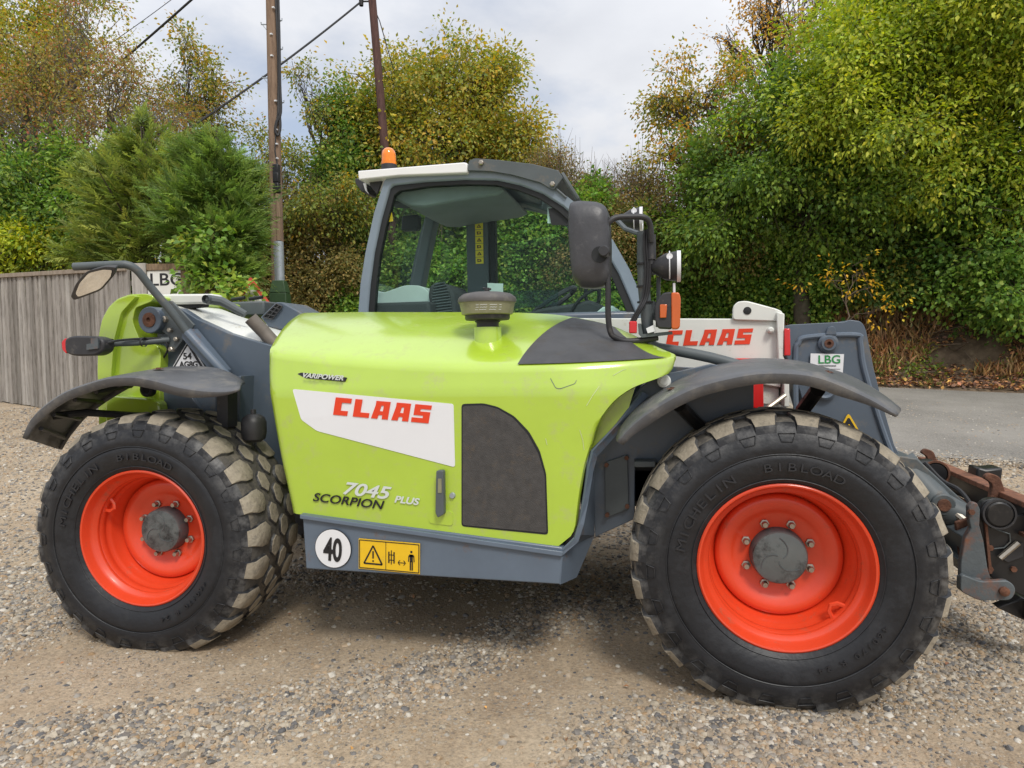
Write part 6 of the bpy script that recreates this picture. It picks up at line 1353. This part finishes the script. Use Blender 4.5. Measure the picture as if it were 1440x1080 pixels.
tree('overhanging_tree', 'large tree with drooping yellow-green leaves overhanging the lane on the right', 'tree', gbase((7.58,12.33,1.64)), (7.19,12.03,5.74),
     [((7.49,11.54,6.97),(2.22,1.8,1.31),1050),((5.84,11.13,6.34),(1.24,1.3,1.04),520),((8.79,11.57,5.7),(1.41,1.5,1.41),640),((6.71,10.88,5.41),(1.26,1.0,0.76),440),((5.24,11.15,5.37),(0.93,1.1,0.93),300),((10.42,12.2,6.92),(1.57,1.8,1.96),500),((7.89,10.81,7.09),(1.47,1.2,0.86),560),((7.94,11.11,4.38),(1.14,0.9,0.63),380),((6.48,11.53,7.47),(0.8,1.2,0.66),260)],
     .26, 29, .46, .090, .52, .30, .13, YGR, [4, 3, 4, 1.2, 2.6], 41, nbr=14)
tree('ivy_tree', 'tall ivy-covered tree trunk and boughs in deep green at the right edge', 'tree', gbase((8.54,11.93,1.61)), (8.47,11.88,5.19),
     [((8.36,11.57,3.43),(1.04,1.1,1.31),900),((8.56,10.94,2.21),(0.62,0.8,0.62),330),((9.53,11.64,3.76),(1.16,1.3,1.67),600),((7.82,11.71,4.8),(0.66,0.9,0.8),280)], .22, 22, .36, .085, .75, .25, .09, IVY, [3, 4, 2, 2, 1], 42, nbr=10)
tree('leafy_tree', 'mid green leafy tree in the middle of the lane hedge, left of the overhanging tree', 'tree', gbase((5.15,11.99,1.69)), (4.99,11.93,5.49),
     [((4.86,11.9,5.63),(1.06,1.1,1.06),500),((4.17,11.7,4.8),(1.06,1.0,0.85),480),((5.31,11.52,4.13),(1.23,1.0,0.82),520),((3.63,11.75,4.0),(0.86,0.9,0.72),300),((6.38,11.75,3.84),(0.96,0.9,0.68),360),((5.74,11.76,4.97),(0.83,0.9,0.83),300)],
     .17, 22, .42, .09, .6, .35, .11, [(.065, .13, .016), (.10, .18, .02), (.035, .08, .013), (.16, .22, .022)], [3, 3, 3, 1.3], 43, nbr=12)
tree('field_maple', 'thinly leaved maple with orange tips against the sky', 'tree', gbase((3.71,12.9,1.74)), (3.58,13.03,5.31),
     [((2.68,12.91,7.11),(0.44,0.6,0.47),60),((3.21,13.04,7.26),(0.53,0.7,0.53),85),((4.05,13.21,6.93),(0.62,0.8,0.62),110),((2.91,12.93,6.33),(0.62,0.8,0.59),120),((3.66,13.07,5.78),(0.85,0.9,0.78),230),((2.52,12.82,5.87),(0.28,0.4,0.31),26)], .12, 15, .45, .085, .6, .3, .12, [(.10, .14, .02), (.22, .20, .02), (.38, .20, .02), (.06, .10, .018)], [4, 3, 2.2, 2], 44, nbr=16)
tree('bare_autumn_tree', 'nearly bare tree with orange leaves at the top between sky and overhanging tree', 'tree', gbase((5.42,15.34,1.76)), (5.29,15.6,8.09),
     [((5.3,15.69,9.76),(0.88,1.2,0.6),45),((4.35,15.46,9.52),(0.74,1.0,0.35),42),((6.16,15.88,9.84),(0.6,0.8,0.42),24),((5.03,15.58,8.89),(0.88,1.0,0.35),40),((3.75,15.31,9.26),(0.25,0.5,0.18),12),((5.13,15.71,11.09),(1.41,1.4,0.7),40)], .14, 11, .5, .085, .6, .3, .15, [(.28, .19, .03), (.36, .20, .025), (.16, .15, .03), (.22, .12, .03)], [3, 3, 2, 1], 45, 'bark', nbr=22)
tree('orange_leaved_sapling', 'thin young sapling with a few orange-yellow leaves in front of the hedge', 'sapling', gbase((5.58,10.45,1.9)), (5.58,10.47,2.34),
     [((5.39,10.65,2.65),(0.44,0.3,0.18),9),((5.83,10.76,2.86),(0.28,0.3,0.18),5),((5.98,10.45,2.07),(0.43,0.3,0.15),7),((5.71,10.5,2.37),(0.28,0.2,0.15),4)], .02, 8, .26, .075, .55, .3, .08, [(.46, .25, .015), (.50, .33, .02), (.34, .26, .02)], [3, 3, 1], 46, 'twig', nbr=5)

def hedge(name, label, u0, u1, dv, depth, zb, zt, n, nl, length, size, wr, pal, wts, seed, droop=.25, spread=.10, stems=0, catg='hedge', stem_h=.9):
    g = np.random.default_rng(seed); um = (u0 + u1) / 2; x_, y_ = xy(um, v_far(um) + dv + depth * .5); e = empty(name, (float(x_), float(y_), float(hgt(x_, y_)))); tag(e, label, catg)
    u = g.uniform(u0, u1, n); r_ = g.random(n) ** 1.7; v = v_far(u) + dv
    lump = vn(u, u * 0 + seed, 1.1, seed) ; h_ = g.random(n)
    x_, y_ = xy(u, v + .8); gr = hgt(x_, y_)
    top_ = (zt(u) if callable(zt) else zt) + .9 * (vn(u, u * 0, 1.3, seed + 1) - .5) + .35 * (vn(u, u * 0, 4.1, seed + 2) - .5); bot = (zb(u) if callable(zb) else zb)
    z = bot + (top_ - bot) * h_
    v = v + depth * r_ + .55 * (vn(u, z, .9, seed + 3) - .5) * 2 + .30 * (vn(u, z, 2.3, seed + 4) - .5) * 2 + .5 * h_ ** 3
    x_, y_ = xy(u, v); Cn = np.stack([x_, y_, z], 1)
    out_ = np.stack([-VD[0] * np.ones(n), -VD[1] * np.ones(n), .25 + .9 * h_], 1); Dr = out_ + g.normal(0, .55, (n, 3))
    leaf_object('foliage', *sprays(g, Cn, Dr, nl, length, size, wr, droop, spread, pal, wts, .2, .3), M['leaf'], e)
    b_ = MB()
    for k in range(stems):
        j = int(g.integers(0, n)); uu_ = u[j]; vv_ = v_far(uu_) + dv + depth * g.uniform(.2, .9); xx_, yy_ = xy(uu_, vv_); z0 = float(hgt(xx_, yy_))
        zz1 = float(top_[j]) + g.uniform(-.5, stem_h); lean = g.normal(0, .35, 2); pts = []
        for i in range(6):
            t = i / 5; pts.append((float(xx_) + lean[0] * t + g.normal(0, .05), float(yy_) + lean[1] * t * .6 + g.normal(0, .04), z0 + (zz1 - z0) * t))
        b_.tube(pts, [.022, .019, .015, .011, .007, .003], 4, cap=False)
        for i in (2, 3, 4, 4):
            q = np.array(pts[i]); w = g.normal(0, 1, 3) * [.3, .15, .18] + [0, 0, .32]; b_.tube([tuple(q), tuple(q + w * .6), tuple(q + w * 1.2 + [0, 0, .05])], [.007, .005, .002], 3, cap=False)
    if stems: b_.build('stem', M['twig'], e, recalc=False)
    return e
hedge('ivy_hedge', 'tall bright green ivy hedge seen through the cab windows', -4.0, 2.2, 1.1, 1.5, 1.6, 5.0, 5200, 22, .34, .095, .75, IVY, [3, 4, 2, 2.4, 1], 51, stems=60)
hedge('bramble_hedge', 'brown and olive bramble hedge with dry stems right of the near pole', -6.6, -3.4, .9, 1.4, 2.0, 5.2, 2100, 18, .36, .075, .6, [(.09, .10, .025), (.15, .13, .035), (.20, .15, .045), (.06, .075, .02)], [3, 3, 2, 3], 52, stems=150)
hedge('hawthorn_hedge', 'twiggy hawthorn hedge with a thin brownish top behind the front mirror', .6, 5.0, 1.5, 1.3, 3.0, lambda u: 6.0 - .16 * u, 3600, 15, .38, .060, .62, [(.085, .105, .028), (.14, .125, .035), (.20, .14, .05), (.055, .085, .02)], [3, 3, 3, 2], 53, stems=260, stem_h=.6)
hedge('lower_ivy_hedge', 'low green ivy and bramble hedge along the far side of the lane', 1.4, 6.3, 1.3, 1.2, 1.95, lambda u: 4.4 - .1 * u, 5200, 21, .34, .085, .7, IVY, [3, 4, 2, 2.2, 1.6], 54, stems=70)
hedge('ragged_hedge', 'ragged dark green bushes with yellowing leaves on the bank at the right', 5.6, 11, 1.7, 1.3, 2.35, 4.0, 4200, 20, .36, .090, .6, [(.04, .095, .015), (.075, .14, .02), (.20, .20, .03), (.025, .06, .012), (.28, .24, .03)], [3, 3, 1.4, 3, .5], 55, stems=120)
# woods far behind everything
g = np.random.default_rng(61); n = 9000
u = g.uniform(-45, 45, n); v = 30 + 6 * g.random(n); z = .7 + (3.6 + 2.2 * vn(u, u * 0, .22, 62) + .8 * vn(u, u * 0, .9, 63)) * g.random(n) ** .8; x_, y_ = xy(u, v)
o = leaf_object('treeline', *sprays(g, np.stack([x_, y_, z], 1), g.normal(0, 1, (n, 3)) + [-VD[0], -VD[1], .5], 16, .9, .34, .7, .2, .35, OLV, [3, 2, 1, 1, 3], .2), M['leaf']); tag(o, 'dim line of woodland far behind the hedges', 'woodland', kind='stuff')

# ------------------------------------------------------------------ bank litter, weeds, dry grass
def flat_leaves(name, n, ulo, uhi, vf0, vf1, pal, wts, size, seed, up=.0, zoff=.055, hf=bank_h):
    g = np.random.default_rng(seed); u = g.uniform(ulo, uhi, n); v = v_far(u) + vf0 + (vf1 - vf0) * g.random(n) ** 1.1
    x_, y_ = xy(u, v); keep = vn(x_, y_, 1.6, seed) > .22; x_, y_ = x_[keep], y_[keep]; n = len(x_)
    P = np.stack([x_, y_, hf(x_, y_) + zoff + g.random(n) * .02], 1); A = g.normal(0, 1, (n, 3)) * [1, 1, .35]; Nn = g.normal(0, .45, (n, 3)) + [0, 0, 1]; s_ = size * g.uniform(.5, 1.4, n)
    return leaf_object(name, P, A, Nn, s_, s_ * .6, palette(g, n, pal, wts, .3), M['litter'])
o = flat_leaves('leaf_litter', 42000, -7, 12, -.1, 3.2, [(.16, .085, .035), (.24, .13, .055), (.10, .06, .035), (.34, .22, .06), (.07, .045, .03)], [3, 3, 3, 1.2, 2], .075, 71); tag(o, 'brown fallen leaves covering the bank beside the lane', 'leaf litter', kind='stuff')
def blades(name, n, ulo, uhi, vf0, vf1, pal, wts, h_, seed, wd=.007, thr=.5, hf=bank_h, lab=None, fr=1.3):
    g = np.random.default_rng(seed); u = g.uniform(ulo, uhi, n); v = v_far(u) + vf0 + (vf1 - vf0) * g.random(n); x_, y_ = xy(u, v)
    keep = vn(x_, y_, fr, seed) > thr; x_, y_ = x_[keep], y_[keep]; n = len(x_)
    P = np.stack([x_, y_, hf(x_, y_) + .03], 1); A = g.normal(0, .42, (n, 3)) + [0, 0, 1]; Nn = g.normal(0, 1, (n, 3)); s_ = h_ * g.uniform(.4, 1.3, n)
    o = leaf_object(name, P, A, Nn, s_, np.full(n, wd), palette(g, n, pal, wts, .25), M['leaf']); tag(o, lab, 'grass', kind='stuff')
blades('dry_grass', 42000, -7, 11, .5, 2.8, [(.26, .19, .09), (.20, .13, .06), (.14, .14, .05), (.34, .27, .14)], [3, 3, 1, 1.4], .24, 72, thr=.38, lab='dry straw coloured grass on the bank under the hedge')
blades('green_grass', 9000, -7, 11, -.10, .55, [(.08, .12, .025), (.13, .15, .035), (.20, .16, .05)], [3, 3, 1], .09, 73, wd=.010, thr=.48, lab='short tufts of green grass fringing the far edge of the lane', fr=2.4)
g = np.random.default_rng(74); n = 3000; u = g.uniform(-7, 11, n); v = v_far(u) + .4 + 2.0 * g.random(n); x_, y_ = xy(u, v); kp = vn(x_, y_, 1.1, 75) > .46; x_, y_ = x_[kp], y_[kp]; n = len(x_)
o = leaf_object('undergrowth', *sprays(g, np.stack([x_, y_, bank_h(x_, y_) + .02], 1), g.normal(0, .6, (n, 3)) + [0, 0, .8], 13, .24, .062, .6, .2, .06, [(.06, .12, .018), (.10, .16, .02), (.18, .18, .03), (.30, .22, .03)], [3, 3, 1, .6], .2), M['leaf']); tag(o, 'small green weeds and seedlings at the foot of the hedge', 'undergrowth', kind='stuff')
# bare twigs and roots on the bank
for k in range(26):
    u_ = float(g.uniform(5, 10)); v_ = float(v_far(u_)) + float(g.uniform(.6, 2.2)); x_, y_ = xy(u_, v_); z_ = float(bank_h(x_, y_)); d = g.normal(0, .5, 3) * [1, 1, .4]; q = np.array([x_, y_, z_ + .08])
    b = MB(); b.tube([tuple(q - d * .6), tuple(q + g.normal(0, .05, 3)), tuple(q + d * .5 + [0, 0, .1]), tuple(q + d * .9)], [.012, .010, .007, .003], 4); o = b.build('fallen_twig', M['twig'], None, recalc=False); tag(o, 'dead twig lying among leaves on the bank', 'twig', 'twigs on the bank')
# scattered leaves on the yard
g = np.random.default_rng(76); n = 500; u = g.uniform(-8, 6, n); v = 2 + 8 * g.random(n); x_, y_ = xy(u, v); P = np.stack([x_, y_, ground_h(x_, y_) + .012], 1)
s_ = g.uniform(.015, .035, n); o = leaf_object('fallen_leaves', P, g.normal(0, 1, (n, 3)) * [1, 1, .2], g.normal(0, .3, (n, 3)) + [0, 0, 1], s_, s_ * .55, palette(g, n, [(.22, .12, .05), (.12, .07, .035), (.34, .20, .06)], [2, 3, 1], .2), M['litter']); tag(o, 'few small brown leaves blown over the gravel', 'leaves', kind='stuff')

# ------------------------------------------------------------------ lettering becomes plain mesh parts
bpy.context.view_layer.update(); dg = bpy.context.evaluated_depsgraph_get()
for o in [o for o in sc.objects if o.type == 'FONT']:
    me = bpy.data.meshes.new_from_object(o.evaluated_get(dg)); n_ = o.name; o.name = 'old_text'
    q = bpy.data.objects.new(n_.split('.')[0], me); col.objects.link(q); q.parent = o.parent; q.matrix_parent_inverse = o.matrix_parent_inverse; q.location = o.location; q.rotation_euler = o.rotation_euler; q.scale = o.scale
    bpy.data.objects.remove(o)
